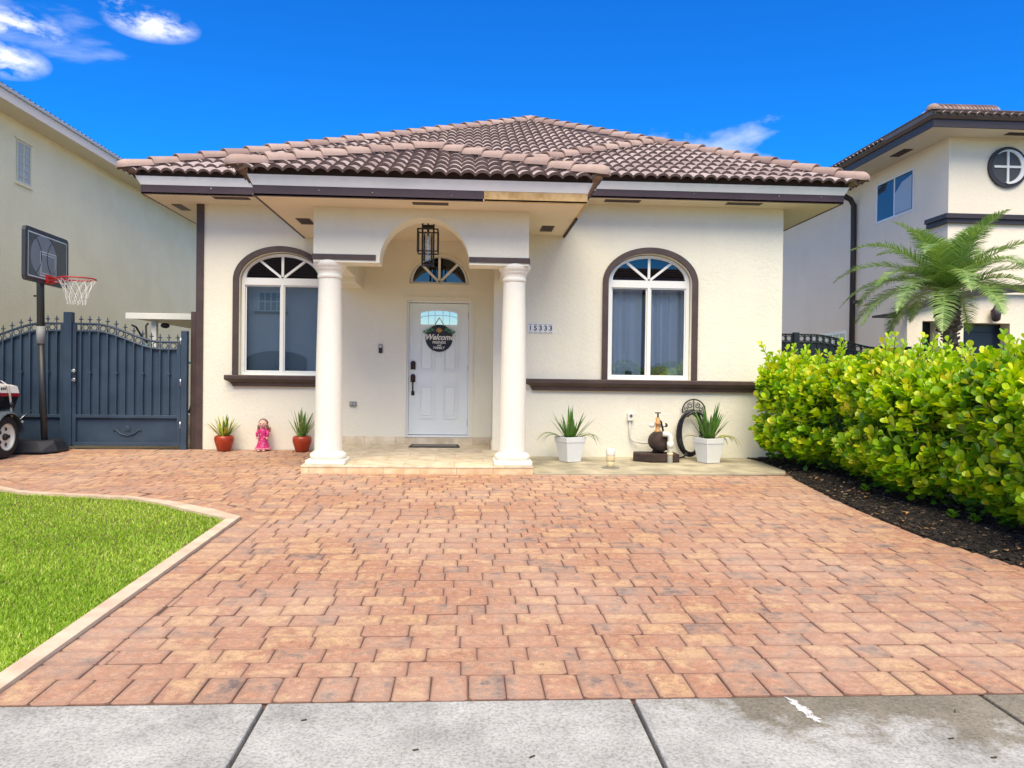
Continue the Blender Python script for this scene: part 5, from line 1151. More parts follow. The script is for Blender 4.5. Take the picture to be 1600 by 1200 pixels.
for s in (-1, 1): MB().tube([bb(s*.05, -.27, .06), bb(s*.10, -.275, .22)], .009, 6).build('rim_brace', m_red, bh); MB().tube([bb(s*.04, -.34, .06), bb(s*.12, -.285, .28)], .008, 6).build('rim_brace', m_red, bh)
mb = MB(); nr = 12
for k in range(nr):
    for s in (-1, 1):
        pts = []
        for j in range(7): t = j/6; a = 2*PI*(k+s*t*1.6)/nr; r = .24*(1-t)+.115*t-.02*math.sin(PI*t); pts.append(rc+ux_*(r*math.cos(a))+nx_*(r*math.sin(a))-uz_*(.36*t))
        mb.tube(pts, .0045, 4, caps=False)
mb.build('net', mat('white_net_cord', (.68, .68, .66, 1), .9), bh)

# ---- boat on its trailer
tx_, wy = -6.06, 10.33; zt = gz(wy)
tr = thing('boat_trailer', 'black boat trailer with white wheel and grey fender by the gate', 'trailer', (-6.6, 9.8, zt))
m_tyre = mat('tyre_rubber', (.018, .018, .02, 1), .75, bump=.2, bscale=80); m_rim = mat('white_steel_rim', (.70, .72, .66, 1), .4); m_fend = mat('grey_fender', lin(74, 84, 92), .5, lin(92, 102, 108), 20)
for xo, s in ((tx_, 1), (-7.55, -1)):
    wc = (xo, wy, zt+.285)
    w_ = MB().lathe([(.17, -.085), (.255, -.09), (.282, -.065), (.285, 0), (.282, .065), (.255, .09), (.17, .085)], wc, 32, axis='x', cap=False).build('wheel', m_tyre, tr)
    rp = [(.178, .088), (.172, .082), (.165, .055), (.15, .04), (.12, .05), (.06, .052), (.0, .05)]
    MB().lathe([(a, s*b) for a, b in rp], wc, 32, axis='x', cap=False).build('rim', m_rim, w_)
    for k in range(5):
        a = 2*PI*k/5; MB().lathe([(.024, s*.053), (.024, s*.056)], (wc[0], wc[1]+.105*math.cos(a), wc[2]+.105*math.sin(a)), 10, axis='x').build('rim_hole', m_black, w_)
    MB().lathe([(.045, s*.05), (.045, s*.075), (.03, s*.095)], wc, 14, axis='x').build('hub_cap', m_black, w_)
    mb = MB(); vs = []; nn = 14
    for i in range(nn+1):
        a = math.radians(8+164*i/nn); vs += [(xo-.12*s*1, wy+.335*math.cos(a), wc[2]+.335*math.sin(a)), (xo+.11*s, wy+.335*math.cos(a), wc[2]+.335*math.sin(a)), (xo+.125*s, wy+.315*math.cos(a), wc[2]+.305*math.sin(a))]
    mb.add(vs, [(3*i+j, 3*i+3+j, 3*i+4+j, 3*i+1+j) for i in range(nn) for j in range(2)], True); mb.build('fender', m_fend, tr)
mb = MB()
for xo in (-6.25, -7.36): mb.bar((xo, 7.4, zt+.42), (xo, 10.85, zt+.42), .06, .09)
for yy in (8.2, 9.4, 10.33, 10.8): mb.bar((-6.22, yy, zt+.42), (-7.39, yy, zt+.42), .05, .07)
mb.bar((-7.5, 10.33, zt+.285), (-6.12, 10.33, zt+.285), .05, .05); mb.build('frame', m_black, tr)
B('step_bracket', m_white, tr, -6.16, -6.03, 10.66, 10.80, zt+.44, zt+.47, .004); MB().tube([(-6.05, 10.72, zt+.48), (-6.0, 10.95, zt+.62)], .006, 6).build('guide_wire', m_steel, tr)
B('tail_light', mat('red_lens', lin(120, 10, 26), .25), tr, -6.24, -6.19, 10.86, 10.89, zt+.33, zt+.47, .004)
bo = thing('boat', 'small white boat with red stripe and black hull strapped on the trailer', 'boat', (-6.8, 9.4, zt+.47))
ysec = [6.9, 7.4, 8.2, 9.2, 10.0, 10.72]; wsec = [.08, .34, .56, .66, .68, .68]; zk = [.86, .66, .54, .50, .49, .49]; ztop = [1.16, 1.12, 1.06, 1.0, .955, .93]
mbh, mbs, mbd = MB(), MB(), MB(); nx2 = len(ysec); bxx = -6.72
hv, sv, dv = [], [], []
for y_, w2, k_, t_ in zip(ysec, wsec, zk, ztop):
    zc_ = t_-.145
    hv += [(bxx-w2*.99, y_, zc_), (bxx-w2*.9, y_, k_+.12), (bxx, y_, k_), (bxx+w2*.9, y_, k_+.12), (bxx+w2*.99, y_, zc_)]
    sv += [(bxx-w2*1.012, y_, zc_-.012), (bxx-w2*1.012, y_, zc_+.032), (bxx+w2*1.012, y_, zc_-.012), (bxx+w2*1.012, y_, zc_+.032)]
    dv += [(bxx-w2, y_, zc_+.03), (bxx-w2*.96, y_, t_-.02), (bxx-w2*.85, y_, t_), (bxx, y_, t_+.07), (bxx+w2*.85, y_, t_), (bxx+w2*.96, y_, t_-.02), (bxx+w2, y_, zc_+.03)]
mbh.add(hv, [(5*i+j, 5*i+j+1, 5*i+6+j, 5*i+5+j) for i in range(nx2-1) for j in range(4)]+[(25, 26, 27, 28, 29)], False); hull_o = mbh.build('hull', mat('black_gelcoat', (.012, .012, .016, 1), .25), bo)
mbs.add(sv, [(4*i+j, 4*i+4+j, 4*i+5+j, 4*i+1+j) for i in range(nx2-1) for j in (0, 2)]+[(20, 21, 23, 22)]); mbs.build('red_stripe', mat('red_rub_rail', lin(150, 22, 44), .35), bo)
mbd.add(dv, [(7*i+j, 7*i+7+j, 7*i+8+j, 7*i+1+j) for i in range(nx2-1) for j in range(6)]+[tuple(35+j for j in range(7))], False); mbd.build('deck', mat('white_gelcoat', (.78, .77, .74, 1), .25), bo)
mb = MB(); mb.add([(bxx+.66, 8.9, .98), (bxx+.3, 8.9, 1.12), (bxx-.3, 8.9, 1.12), (bxx-.66, 8.9, .98), (bxx+.55, 9.9, 1.02), (bxx+.25, 9.85, 1.16), (bxx-.25, 9.85, 1.16), (bxx-.55, 9.9, 1.02)], [(0,1,5,4),(1,2,6,5),(2,3,7,6),(4,5,6,7),(3,2,1,0)]); mb.build('seat_cowl', MATS['white_gelcoat'], bo)
mb = MB(); st_ = [(bxx+.60, 10.45, .985), (bxx+.70, 10.44, .92), (bxx+.705, 10.46, .80), (bxx+.70, 10.49, .70), (bxx+.69, 10.53, .50)]
for a, b in zip(st_, st_[1:]): mb.bar(a, b, .035, .005, up=(1, 0, 0))
mb.build('strap', mat('white_strap', (.66, .62, .58, 1), .8), bo); MB().ball((bxx+.71, 10.49, .67), (.02, .03, .04), 8, 6).build('strap_ratchet', m_black, bo)
for k, w_ in enumerate((.03, .012, .028, .03, .02)): MB().box(bxx+.678, bxx+.682, 10.22+.045*k, 10.22+.045*k+w_, .868, .900).build('registration_mark', m_black, bo)

# ================================================================== NEIGHBOURING HOUSES
m_ltrim = mat('pale_fascia_paint', (.70, .63, .55, 1), .6); m_lsoff = mat('left_soffit', (.66, .60, .44, 1), .85)
lh = thing('house', 'two storey pale yellow stucco house beyond the blue gate', 'house', (-11, 16, -.1))
B('wall', m_lwall, lh, -8.25, -8.0, 8.5, 27, -.12, 5.60); B('wall', m_lwall, lh, -15, -8.25, 8.5, 8.75, -.12, 5.60)
B('soffit', m_lsoff, lh, -8.6, -7.61, 8.0, 27.4, 5.545, 5.58); B('fascia_board', m_ltrim, lh, -7.61, -7.57, 7.95, 27.4, 5.54, 5.70, .004); B('drip_edge', mat('grey_metal_edge', (.42, .43, .43, 1), .4), lh, -7.60, -7.54, 7.93, 27.4, 5.702, 5.76, .004)
lr = MB().add([(-7.6, 7.95, 5.77), (-7.6, 27.4, 5.77), (-11.5, 23.5, 7.0), (-11.5, 11.9, 7.0), (-15.4, 7.95, 5.77), (-15.4, 27.4, 5.77)], [(0, 1, 2, 3), (0, 3, 4), (3, 2, 5, 4), (1, 5, 2), (0, 4, 5, 1)]).build('roof', m_bird, lh)
y = 8.0; k = 0
while y < 26:
    for r in range(2):
        o = Vector((-7.78-r*.34, y, 5.82+r*.107)); vd = Vector((-.953, 0, .302)); ud = Vector((0, 1, 0))
        inst('roof_tile', tme, lr, Matrix.Translation(o) @ Matrix((ud, vd, ud.cross(vd))).transposed().to_4x4())
    y += .33
lw = plate('window', m_ltrim, lh, [(0, 0), (.01, 0), (.01, .01)], [], 0, .01) if False else None
def side_window(parent, X, y0, y1, z0, z1, s, frame_m, nmull, glass, t=.04, name='window'):
    """a window in a wall facing along X; s = +1 faces +X, -1 faces -X"""
    w = MB(); 
    for a, b, c, d in ((y0, y1, z0, z0+t), (y0, y1, z1-t, z1), (y0, y0+t, z0+t, z1-t), (y1-t, y1, z0+t, z1-t)): w.box(min(X-.02*s, X+.012*s), max(X-.02*s, X+.012*s), a, b, c, d)
    for k in range(1, nmull): yy = y0+(y1-y0)*k/nmull; w.box(min(X-.02*s, X+.008*s), max(X-.02*s, X+.008*s), yy-t/2, yy+t/2, z0+t, z1-t)
    o = w.build(name, frame_m, parent)
    MB().add([(X+.004*s, y0+.01, z0+.01), (X+.004*s, y1-.01, z0+.01), (X+.004*s, y1-.01, z1-.01), (X+.004*s, y0+.01, z1-.01)], [(0, 1, 2, 3)] if s > 0 else [(3, 2, 1, 0)]).build('pane', glass, o)
    return o
m_obsc = mat('obscure_glass', (.42, .43, .36, 1), .25); m_nglass = mat('dark_reflective_glass', (.05, .065, .08, 1), .06, spec=.8); m_pglass = mat('pale_blind_glass', (.42, .45, .47, 1), .12)
m_lwin = mat('beige_window_frame', (.62, .57, .42, 1), .6); ww = side_window(lh, -8.0, 14.05, 14.50, 4.47, 5.22, 1, m_lwin, 2, m_obsc)
for k in range(1, 6): B('muntin', m_lwin, ww, -8.0, -7.985, 14.09, 14.46, 4.47+.125*k-.006, 4.47+.125*k+.006)
for z in (4.43, 5.225): B('surround', m_lwall, ww, -8.0, -7.97, 14.0, 14.55, z, z+.035)

rh = thing('house', 'two storey cream house with dark brown eaves and round window behind the palm', 'house', (12, 18, -.1))
RX, RY = 9.38, 14.5
B('wall', m_rwall, rh, RX, RX+.25, RY+.25, 30, -.12, 5.96); B('wall', m_rwall, rh, RX, 17, RY, RY+.25, -.12, 5.96)
B('soffit', mat('right_soffit', (.74, .68, .57, 1), .85), rh, 8.70, 18, 13.94, 30.5, 5.93, 5.96)
m_rf = mat('dark_brown_fascia', lin(52, 44, 48), .5); m_gut = mat('brown_gutter', lin(98, 84, 82), .4, lin(88, 76, 76), 3)
B('fascia_board', m_rf, rh, 8.68, 8.70, 13.90, 30.5, 5.92, 6.06); B('fascia_board', m_rf, rh, 8.70, 18, 13.90, 13.94, 5.92, 6.06)
g1 = MB(); pr = [(0, 6.062), (-.03, 6.065), (-.075, 6.12), (-.085, 6.19), (-.10, 6.21), (-.10, 6.225), (0, 6.225)]
g1.add([(8.68+a, 13.90+a, z) for a, z in pr]+[(8.68+a, 30.5, z) for a, z in pr]+[(18, 13.90+a, z) for a, z in pr], [(i, i+1, i+8, i+7) for i in range(6)]+[(i+1, i, i+14, i+15) for i in range(6)]); g1.build('gutter', m_gut, rh)
rr_ = MB().add([(8.64, 13.86, 6.09), (18, 13.86, 6.09), (18, 30.5, 6.09), (8.64, 30.5, 6.09), (13.3, 18.5, 7.83), (18, 18.5, 7.83), (13.3, 30.5, 7.83), (18, 30.5, 7.83)], [(0, 1, 5, 4), (0, 4, 6, 3), (4, 5, 7, 6)]).build('roof', m_bird, rh)
sl = (7.95-6.21)/(18.5-13.86); cs = 1/math.hypot(1, sl)
for r in range(12):
    for k in range(28):
        o = Vector((8.62+k*.33, 13.80+r*TEX*cs, 6.10+r*TEX*cs*sl)); 
        if o.x < 8.62+r*TEX*cs-.1 or o.x > 13: continue
        vd = Vector((0, cs, sl*cs)); ud = Vector((1, 0, 0)); inst('roof_tile', tme, rr_, Matrix.Translation(o) @ Matrix((ud, vd, ud.cross(vd))).transposed().to_4x4())
for r in range(3):
    for k in range(44):
        o = Vector((8.58+r*TEX*cs, 30-k*.33, 6.10+r*TEX*cs*sl)); 
        if o.y-.33 < 13.8+r*TEX*cs: continue
        vd = Vector((cs, 0, sl*cs)); ud = Vector((0, -1, 0)); inst('roof_tile', tme, rr_, Matrix.Translation(o) @ Matrix((ud, vd, ud.cross(vd))).transposed().to_4x4())
a_, b_ = Vector((8.60, 13.82, 6.13)), Vector((13.3, 18.5, 7.90)); d_ = (b_-a_).normalized(); x_ = d_.cross(Vector((0, 0, 1))).normalized(); z__ = x_.cross(d_)
for k in range(16): inst('hip_tile', hcap if k == 0 else hme, rr_, Matrix.Translation(a_+d_*(.38*k+.05)+z__*.05) @ Matrix((x_, d_, z__)).transposed().to_4x4())
for x, y, w, d in ((9.05, 15.6, .2, .55), (10.6, 14.2, .55, .16)): B('soffit_vent', m_bird, rh, x-w/2, x+w/2, y-d/2, y+d/2, 5.922, 5.932)
# moulding band, wrapping the corner
for k, (z0, z1, p) in enumerate(((4.33, 4.42, .10), (4.24, 4.328, .06))):
    B('band', m_rf, rh, RX-p, 17, RY-p, RY, z0, z1); B('band', m_rf, rh, RX-p, RX, RY+.002, RY+.62, z0, z1)
# round blind window with crossbars and a crescent sill
oc = (10.56, 5.36); rw = MB().lathe([(.40, -.05), (.40, 0)], (oc[0], RY, oc[1]), 40, axis='y').build('round_window', m_rf, rh)
MB().lathe([(.335, -.055), (.335, -.05)], (oc[0], RY, oc[1]), 40, axis='y').build('pane', mat('dark_grey_pane', (.055, .055, .055, 1), .5), rw)
MB().box(oc[0]-.30, oc[0]+.30, RY-.075, RY-.056, oc[1]-.022, oc[1]+.022).build('crossbar', m_white, rw); MB().box(oc[0]-.045, oc[0]-.001, RY-.077, RY-.057, oc[1]-.30, oc[1]+.33).build('crossbar', m_white, rw)
pts_o = [(oc[0]+.335*math.cos(math.radians(a)), oc[1]+.335*math.sin(math.radians(a))) for a in range(-95, 131, 8)]; pts_i = [(oc[0]-.045+.29*math.cos(math.radians(a)), oc[1]+.30*math.sin(math.radians(a))) for a in range(-95, 131, 8)]
plate('crescent_trim', m_white, rw, pts_o+pts_i[::-1], [], RY-.08, RY-.054)
uw = side_window(rh, RX, 15.66, 17.15, 4.74, 5.66, -1, m_frame, 2, m_nglass, .05); MB().add([(RX-.02, 15.72, 4.80), (RX-.02, 16.37, 4.80), (RX-.02, 16.37, 5.25), (RX-.02, 16.1, 5.45), (RX-.02, 15.72, 5.52)], [(4, 3, 2, 1, 0)]).build('blind', m_pglass, uw)
side_window(rh, RX, 18.45, 20.2, 1.2, 2.36, -1, m_frame, 5, m_nglass, .05)
MB().tube([(8.66, 18.1, 5.95), (8.70, 18.08, 5.80), (8.95, 18.06, 5.66), (9.22, 18.05, 5.52), (9.30, 18.05, 5.38), (9.31, 18.05, 4.5), (9.31, 18.05, 0)], .065, 10).build('downspout', m_rf, rh)
B('wall_lamp', m_rf, rh, RX-.16, RX, 17.75, 17.85, 2.98, 3.06, .01)
# projecting entry with arched brown band and dark doors
EY = 13.3
plate('entry_wall', m_rwall, rh, [(7.88, -.12), (13.5, -.12), (13.5, 2.75), (9.2, 2.72), (8.5, 2.55), (7.88, 2.38)], [[(8.16, -.05), (8.46, -.05), (8.46, 2.22), (8.16, 2.22)], [(8.93, -.05), (9.80, -.05), (9.80, 2.20), (8.93, 2.20)]], EY, EY+.25, .005)
bt = [(7.70, 2.30), (8.1, 2.44), (8.6, 2.58), (9.2, 2.70), (9.9, 2.76), (10.6, 2.74), (13.5, 2.70)]
plate('arched_band', m_rf, rh, bt+[(x, z+.13) for x, z in bt[::-1]], [], EY-.12, EY-.002)
m_navyd = mat('navy_door_paint', lin(16, 34, 56), .35, lin(12, 28, 46), 3)
B('door', m_navyd, rh, 8.10, 8.52, EY+.252, EY+.29, -.06, 2.30); nd = B('door', m_navyd, rh, 8.88, 9.86, EY+.252, EY+.29, -.06, 2.26)
for z0, z1 in ((.1, .95), (1.1, 2.05)): B('raised_panel', m_navyd, nd, 9.1, 9.65, EY+.235, EY+.252, z0, z1, .01)
la = MB().lathe([(.03, 0), (.07, .03), (.09, .20), (.06, .23), (.02, .30)], (9.45, EY-.12, 2.22), 8).build('entry_lantern', m_rf, rh)
B('wall', m_rwall, rh, 13.25, 13.5, EY+.25, RY, -.12, 2.7); B('entry_roof', m_rf, rh, 7.88, 13.5, EY+.02, RY, 2.36, 2.40)

# ---- fence between the houses
m_fence = mat('black_green_fence_paint', lin(40, 48, 54), .5, lin(32, 40, 46), 4)
fe = thing('metal_fence', 'dark metal fence with ring band between the house and the neighbour', 'fence', (5.9, 12, -.1))
def ftop(x): return 1.86-.20*sst((x-5.55)/1.1) if x < 6.66 else 1.66
x = 4.58
while x < 7.1:
    B('board', m_fence, fe, x+.004, x+.098, 12.0, 12.012, -.05, ftop(x+.05)-.13); B('bar', m_fence, fe, x-.012, x+.012, 11.985, 12.02, -.05, ftop(x)-.01)
    rcx = x+.052; MB().tube([(rcx+.042*math.cos(2*PI*i/16), 12.0, ftop(rcx)-.065+.042*math.sin(2*PI*i/16)) for i in range(16)], .008, 6, closed=True).build('ring', m_fence, fe)
    x += .104
xs_ = [4.58+.1*k for k in range(26)]
for off in (0, -.125): MB().tube([(x, 12.0, ftop(x)+off) for x in xs_], .015, 6).build('rail', m_fence, fe)
for x in (5.26, 6.66, 7.12): B('post', m_fence, fe, x-.045, x+.045, 11.95, 12.04, -.1, ftop(x)+.03, .005)

# ================================================================== PALM
pt = thing('palm_tree', 'small date palm with feathery arching fronds behind the hedge', 'palm tree', (7.45, 11.0, -.02))
m_trunk = mat('palm_bark', lin(136, 120, 106), .95, lin(88, 75, 66), 18, bump=.8, bscale=30); m_frond = leaf_mat('palm_leaflet', [(0, lin(84, 122, 62)), (.5, lin(130, 162, 92)), (1, lin(184, 204, 128))], .35, .25, spec=.6)
tp = [(7.50, 11, -.05), (7.46, 11, .5), (7.36, 11, 1.1), (7.22, 11, 1.6), (7.13, 11, 2.05), (7.13, 11, 2.40)]
MB().tube(tp, [.11, .10, .095, .09, .10, .11], 12).build('trunk', m_trunk, pt)
rp_ = random.Random(21); mb = MB()
for k in range(230):      # old leaf bases spiralling up the trunk
    t = k/230; i = min(int(t*5), 4); u = t*5-i; p = Vector(tp[i]).lerp(Vector(tp[i+1]), u); a = k*2.4; r = .098
    d = Vector((math.cos(a), math.sin(a), .5)); big = 1+1.2*(t > .72); q = p+Vector((math.cos(a)*r, math.sin(a)*r, 0)); mb.bar(q, q+d*(.035*big), .035*big, .02*big)
kind(mb.build('leaf_bases', m_trunk, pt), 'stuff')
crown = Vector((7.13, 11.0, 2.44))
for k in range(34):
    az = k*2.399963+.3; tilt = math.radians(8+70*((k+.5)/34)**.8); Lf = rp_.uniform(1.45, 1.85)*(1 if k > 6 else .8)
    d = Vector((math.cos(az)*math.sin(tilt), math.sin(az)*math.sin(tilt), math.cos(tilt))); p = crown+Vector((math.cos(az), math.sin(az), 0))*.05; n = 34; ra = []
    for i in range(n+1):
        ra.append((p.copy(), d.copy())); p = p+d*(Lf/n); d = (d+Vector((0, 0, -.036-.034*(i/n)))).normalized()
    V, T, A = [], [], []
    for i in range(n):      # rachis
        (p0, d0), (p1, d1) = ra[i], ra[i+1]; sdv = d0.cross(Vector((0, 0, 1))).normalized(); w = .011*(1-i/n)+.003; b = len(V); V += [p0-sdv*w, p0+sdv*w, p1+sdv*w*.9, p1-sdv*w*.9]; T += [(b, b+1, b+2), (b, b+2, b+3)]; A += [.8]*4
    for i in range(2, n+1):
        for hlf in (0, .34, .67):
            if i == n and hlf: continue
            p0, d0 = ra[i]; 
            if hlf: p0 = p0.lerp(ra[i+1][0] if i < n else p0, hlf)
            t = (i+hlf)/n; ll = .40*math.sin(PI*min(1, .12+t*.9))**.6*(1-.35*t)
            sdv = d0.cross(Vector((0, 0, 1))); sdv.normalize(); upv = sdv.cross(d0).normalized()
            for s in (-1, 1):
                dirn = (sdv*s*.8+d0*.62+upv*rp_.uniform(.05, .38)).normalized(); tipd = (dirn+Vector((0, 0, -.35))).normalized()
                m1 = p0+dirn*ll*.55; t1 = m1+tipd*ll*.45; wv = d0*.0075; b = len(V)
                V += [p0-wv, p0+wv, m1+wv*.9, m1-wv*.9, t1]; T += [(b, b+1, b+2), (b, b+2, b+3), (b+3, b+2, b+4)]; rv = min(1, max(0, rp_.gauss(.45, .2))); A += [rv]*5
    big_mesh('frond', np.array([tuple(v) for v in V]), np.array(T), m_frond, pt, attr=np.array(A))
MB().ball((7.22, 10.9, 2.05), (.17, .15, .16), 12, 8).build('old_flower_stub', m_trunk, pt) if False else None

# ================================================================== HEDGE
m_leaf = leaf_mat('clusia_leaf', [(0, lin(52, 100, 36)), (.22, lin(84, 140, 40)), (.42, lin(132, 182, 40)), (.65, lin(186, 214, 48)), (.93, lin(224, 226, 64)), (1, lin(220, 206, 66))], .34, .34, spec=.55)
m_leafo = leaf_mat('clusia_leaf_single', [(0, lin(64, 114, 36)), (.3, lin(106, 160, 40)), (.6, lin(158, 200, 42)), (.9, lin(210, 222, 56)), (1, lin(216, 206, 64))], .34, .34, attr=False, spec=.55)
LV = np.array([(0,0,0), (-.16,.25,.03), (0,.25,-.01), (.16,.25,.03), (-.34,.55,.07), (0,.55,-.01), (.34,.55,.07), (-.36,.78,.07), (0,.8,0), (.36,.78,.07), (-.2,.95,.03), (0,1.0,.0), (.2,.95,.03)])
LF = np.array([(0,2,1), (0,3,2), (1,2,5), (1,5,4), (2,3,6), (2,6,5), (4,5,8), (4,8,7), (5,6,9), (5,9,8), (7,8,11), (7,11,10), (8,9,12), (8,12,11)])
hr = random.Random(31)
def hedge_c(y):       # centre line, half width and height along the hedge
    t = (y-4.4)/(10.5-4.4); cx = 5.10-.10*math.sin(t*3)-.46*max(0, (t-.70)/.30)**1.4; return cx, .74+.09*math.sin(y*2.7)+.05*math.sin(y*6.1+1), 1.38+.09*math.sin(y*3.1+1)+.07*math.sin(y*6.3)-.05*t
leaves = []      # (pos, dir, normal, size, rnd)
stems = MB()
for k in range(3100):
    y = hr.uniform(4.4, 10.55); cx, hw, hh_ = hedge_c(y)
    endt = max(0, (y-10.05)/.5); hw *= (1-.45*endt); hh_ *= (1-.12*endt)
    th = hr.uniform(-.15, 1.0)
    # superellipse section: th 0 at the bottom of the drive side, up over the top to the far side
    a = math.radians(hr.choice((hr.uniform(100, 235), hr.uniform(20, 180), hr.uniform(100, 225))))
    ca, sa = math.cos(a), math.sin(a); e = .55
    rx = hw*math.copysign(abs(ca)**e, ca); rz = math.copysign(abs(sa)**e, sa); z0h, zmid = .10, .72
    depth = 1-.30*hr.random()**1.6
    px = cx+rx*depth; pzz = gz(y)+zmid+rz*depth*((hh_-zmid) if sa > 0 else (zmid-z0h))
    out = Vector((ca*.9, hr.uniform(-.5, .5)-(.8 if y < 4.7 else 0)+(.6 if y > 10.3 else 0), max(sa, -.2)*.9+.55)).normalized()
    ln = hr.uniform(.10, .26); new = hr.random()
    if (sa > .7 and hr.random() < .28) or hr.random() < .07: ln *= hr.uniform(1.4, 2.6)
    base = Vector((px, y, pzz))-out*ln*.6; tip = base+out*ln
    stems.bar(base-out*.12, tip, .005, .005)
    nn = hr.randint(3, 5); s0 = out.cross(Vector((hr.uniform(-1, 1), hr.uniform(-1, 1), .3))).normalized(); s1 = out.cross(s0)
    for j in range(nn):
        t = (j+.6)/nn; q = base+out*ln*t; sd_ = s0 if j % 2 else s1
        for s in (-1, 1):
            spread = 1.0-.55*t; dv_ = (sd_*s*spread+out*(.35+.6*t)+Vector((0, 0, .12))).normalized(); nv = (out-dv_*out.dot(dv_)+Vector((hr.uniform(-.3, .3), hr.uniform(-.3, .3), .25))); nv = (nv-dv_*nv.dot(dv_)).normalized()
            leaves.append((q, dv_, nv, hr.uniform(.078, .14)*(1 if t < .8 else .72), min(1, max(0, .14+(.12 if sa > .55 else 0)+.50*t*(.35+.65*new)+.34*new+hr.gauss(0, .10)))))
for k in range(11000):       # older, deeper leaves
    y = hr.uniform(4.4, 10.5); cx, hw, hh_ = hedge_c(y); endt = max(0, (y-10.05)/.5); hw *= (1-.45*endt)
    px = cx+hw*hr.uniform(-.85, .35); pzz = gz(y)+hr.uniform(.10, hh_-.15); dv_ = Vector((hr.uniform(-1, .3), hr.uniform(-1, 1), hr.uniform(-.4, .8))).normalized(); nv = Vector((-.4, -.2, 1)); nv = (nv-dv_*nv.dot(dv_)).normalized()
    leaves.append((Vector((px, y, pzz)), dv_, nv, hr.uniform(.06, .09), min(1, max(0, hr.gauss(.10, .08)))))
for (bx_0, by_0) in ((4.33, 6.55), (4.42, 6.38), (4.25, 7.9)):      # seedlings in the mulch
    for k in range(9):
        a = 2*PI*k/9; dv_ = Vector((math.cos(a), math.sin(a), .5)).normalized(); nv = Vector((0, 0, 1)); nv = (nv-dv_*nv.dot(dv_)).normalized(); leaves.append((Vector((bx_0, by_0, gz(by_0)+.05+.02*(k % 3))), dv_, nv, .07, .3))
for k in range(120):
    y = hr.uniform(4.6, 10.3); cx, hw, hh_ = hedge_c(y); base = Vector((cx+hw*hr.uniform(-.8, .6), y, gz(y)+hh_-.12)); out = Vector((hr.uniform(-.45, .25), hr.uniform(-.35, .35), 1)).normalized(); ln = hr.uniform(.20, .36)
    stems.bar(base-out*.1, base+out*ln, .006, .006); s0 = out.cross(Vector((hr.uniform(-1, 1), hr.uniform(-1, 1), .3))).normalized(); s1 = out.cross(s0)
    for j in range(5):
        t = .3+.7*j/4; sd_ = s0 if j % 2 else s1
        for s in (-1, 1):
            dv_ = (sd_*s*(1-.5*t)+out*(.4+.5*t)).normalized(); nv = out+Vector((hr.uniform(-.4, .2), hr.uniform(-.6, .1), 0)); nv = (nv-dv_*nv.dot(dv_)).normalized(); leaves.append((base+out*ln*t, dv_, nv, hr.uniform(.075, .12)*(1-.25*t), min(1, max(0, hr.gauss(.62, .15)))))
hg = thing('hedge', 'dense yellow green broadleaf hedge growing in the mulch bed along the driveway', 'hedge', (4.9, 7.5, gz(7.5)))
stems.build('stems', mat('green_brown_stem', lin(110, 104, 60), .8), hg)
mb = MB()
for k in range(16):
    y = 4.6+.38*k; cx, hw, hh_ = hedge_c(y)
    for j in range(3): mb.tube([(cx+hr.uniform(-.15, .15), y+hr.uniform(-.1, .1), gz(y)-.02), (cx+hr.uniform(-.25, .2), y+hr.uniform(-.15, .15), gz(y)+.5), (cx+hr.uniform(-.4, .3), y+hr.uniform(-.2, .2), gz(y)+1.0)], [.02, .014, .008], 6)
mb.build('trunks', mat('grey_stem_bark', lin(96, 84, 70), .9), hg)
def vis(l):
    q, dv_, nv, sz, rv = l; d = Vector((0, 0, CAM_H))-q; cx, hw, hh_ = hedge_c(q.y)
    ox = (cx-q.x)/hw; oz = (q.z-gz(q.y))/hh_
    if q.x/(q.y) > .735: return 99
    return d.length-(1.2 if (ox > .8 or oz > .92) else 0)+(.8 if abs(nv.dot(d.normalized())) < .45 else 0)
leaves.sort(key=vis)
lme = bpy.data.meshes.new('leaf'); lme.from_pydata([tuple(v) for v in LV], [], [tuple(f) for f in LF]); lme.polygons.foreach_set('use_smooth', [True]*len(LF)); lme.materials.append(m_leafo)
def lmat(l):
    q, dv_, nv, sz, rv = l; sdv = dv_.cross(nv).normalized()
    return Matrix.Translation(q) @ Matrix((sdv, dv_, nv)).transposed().to_4x4() @ Matrix.Diagonal((sz*.92, sz, sz, 1))
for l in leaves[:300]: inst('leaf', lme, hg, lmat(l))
VV, TT, AA = [], [], []
for i, l in enumerate(leaves[300:]):
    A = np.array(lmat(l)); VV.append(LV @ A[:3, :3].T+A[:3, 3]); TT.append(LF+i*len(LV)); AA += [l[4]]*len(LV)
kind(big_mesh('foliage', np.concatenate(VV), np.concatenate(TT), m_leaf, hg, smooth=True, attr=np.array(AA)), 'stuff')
# fallen leaves on the mulch
m_fall = mat('dry_leaf', lin(150, 104, 66), .8, lin(190, 150, 104), 30, rnd=.35)
for k in range(46):
    y = hr.uniform(4.9, 9.6); x = bed_x(y)+hr.uniform(.03, .55)
    sz = hr.uniform(.04, .075); a = hr.random()*2*PI
    o = inst('fallen_leaf', lme, None, Matrix.Translation((x, y, gz(y)+.022+.05*min(.5, x-bed_x(y)))) @ Matrix.Rotation(a, 4, 'Z') @ Matrix.Rotation(hr.uniform(-.4, .4), 4, 'X') @ Matrix.Diagonal((sz*.8, sz, sz*1.8, 1)))
    if k == 0: fme = lme.copy(); fme.materials.clear(); fme.materials.append(m_fall)
    o.data = fme
    tag(o, 'dry brown leaf fallen on the black mulch under the hedge', 'leaf', 'fallen leaves on the mulch')

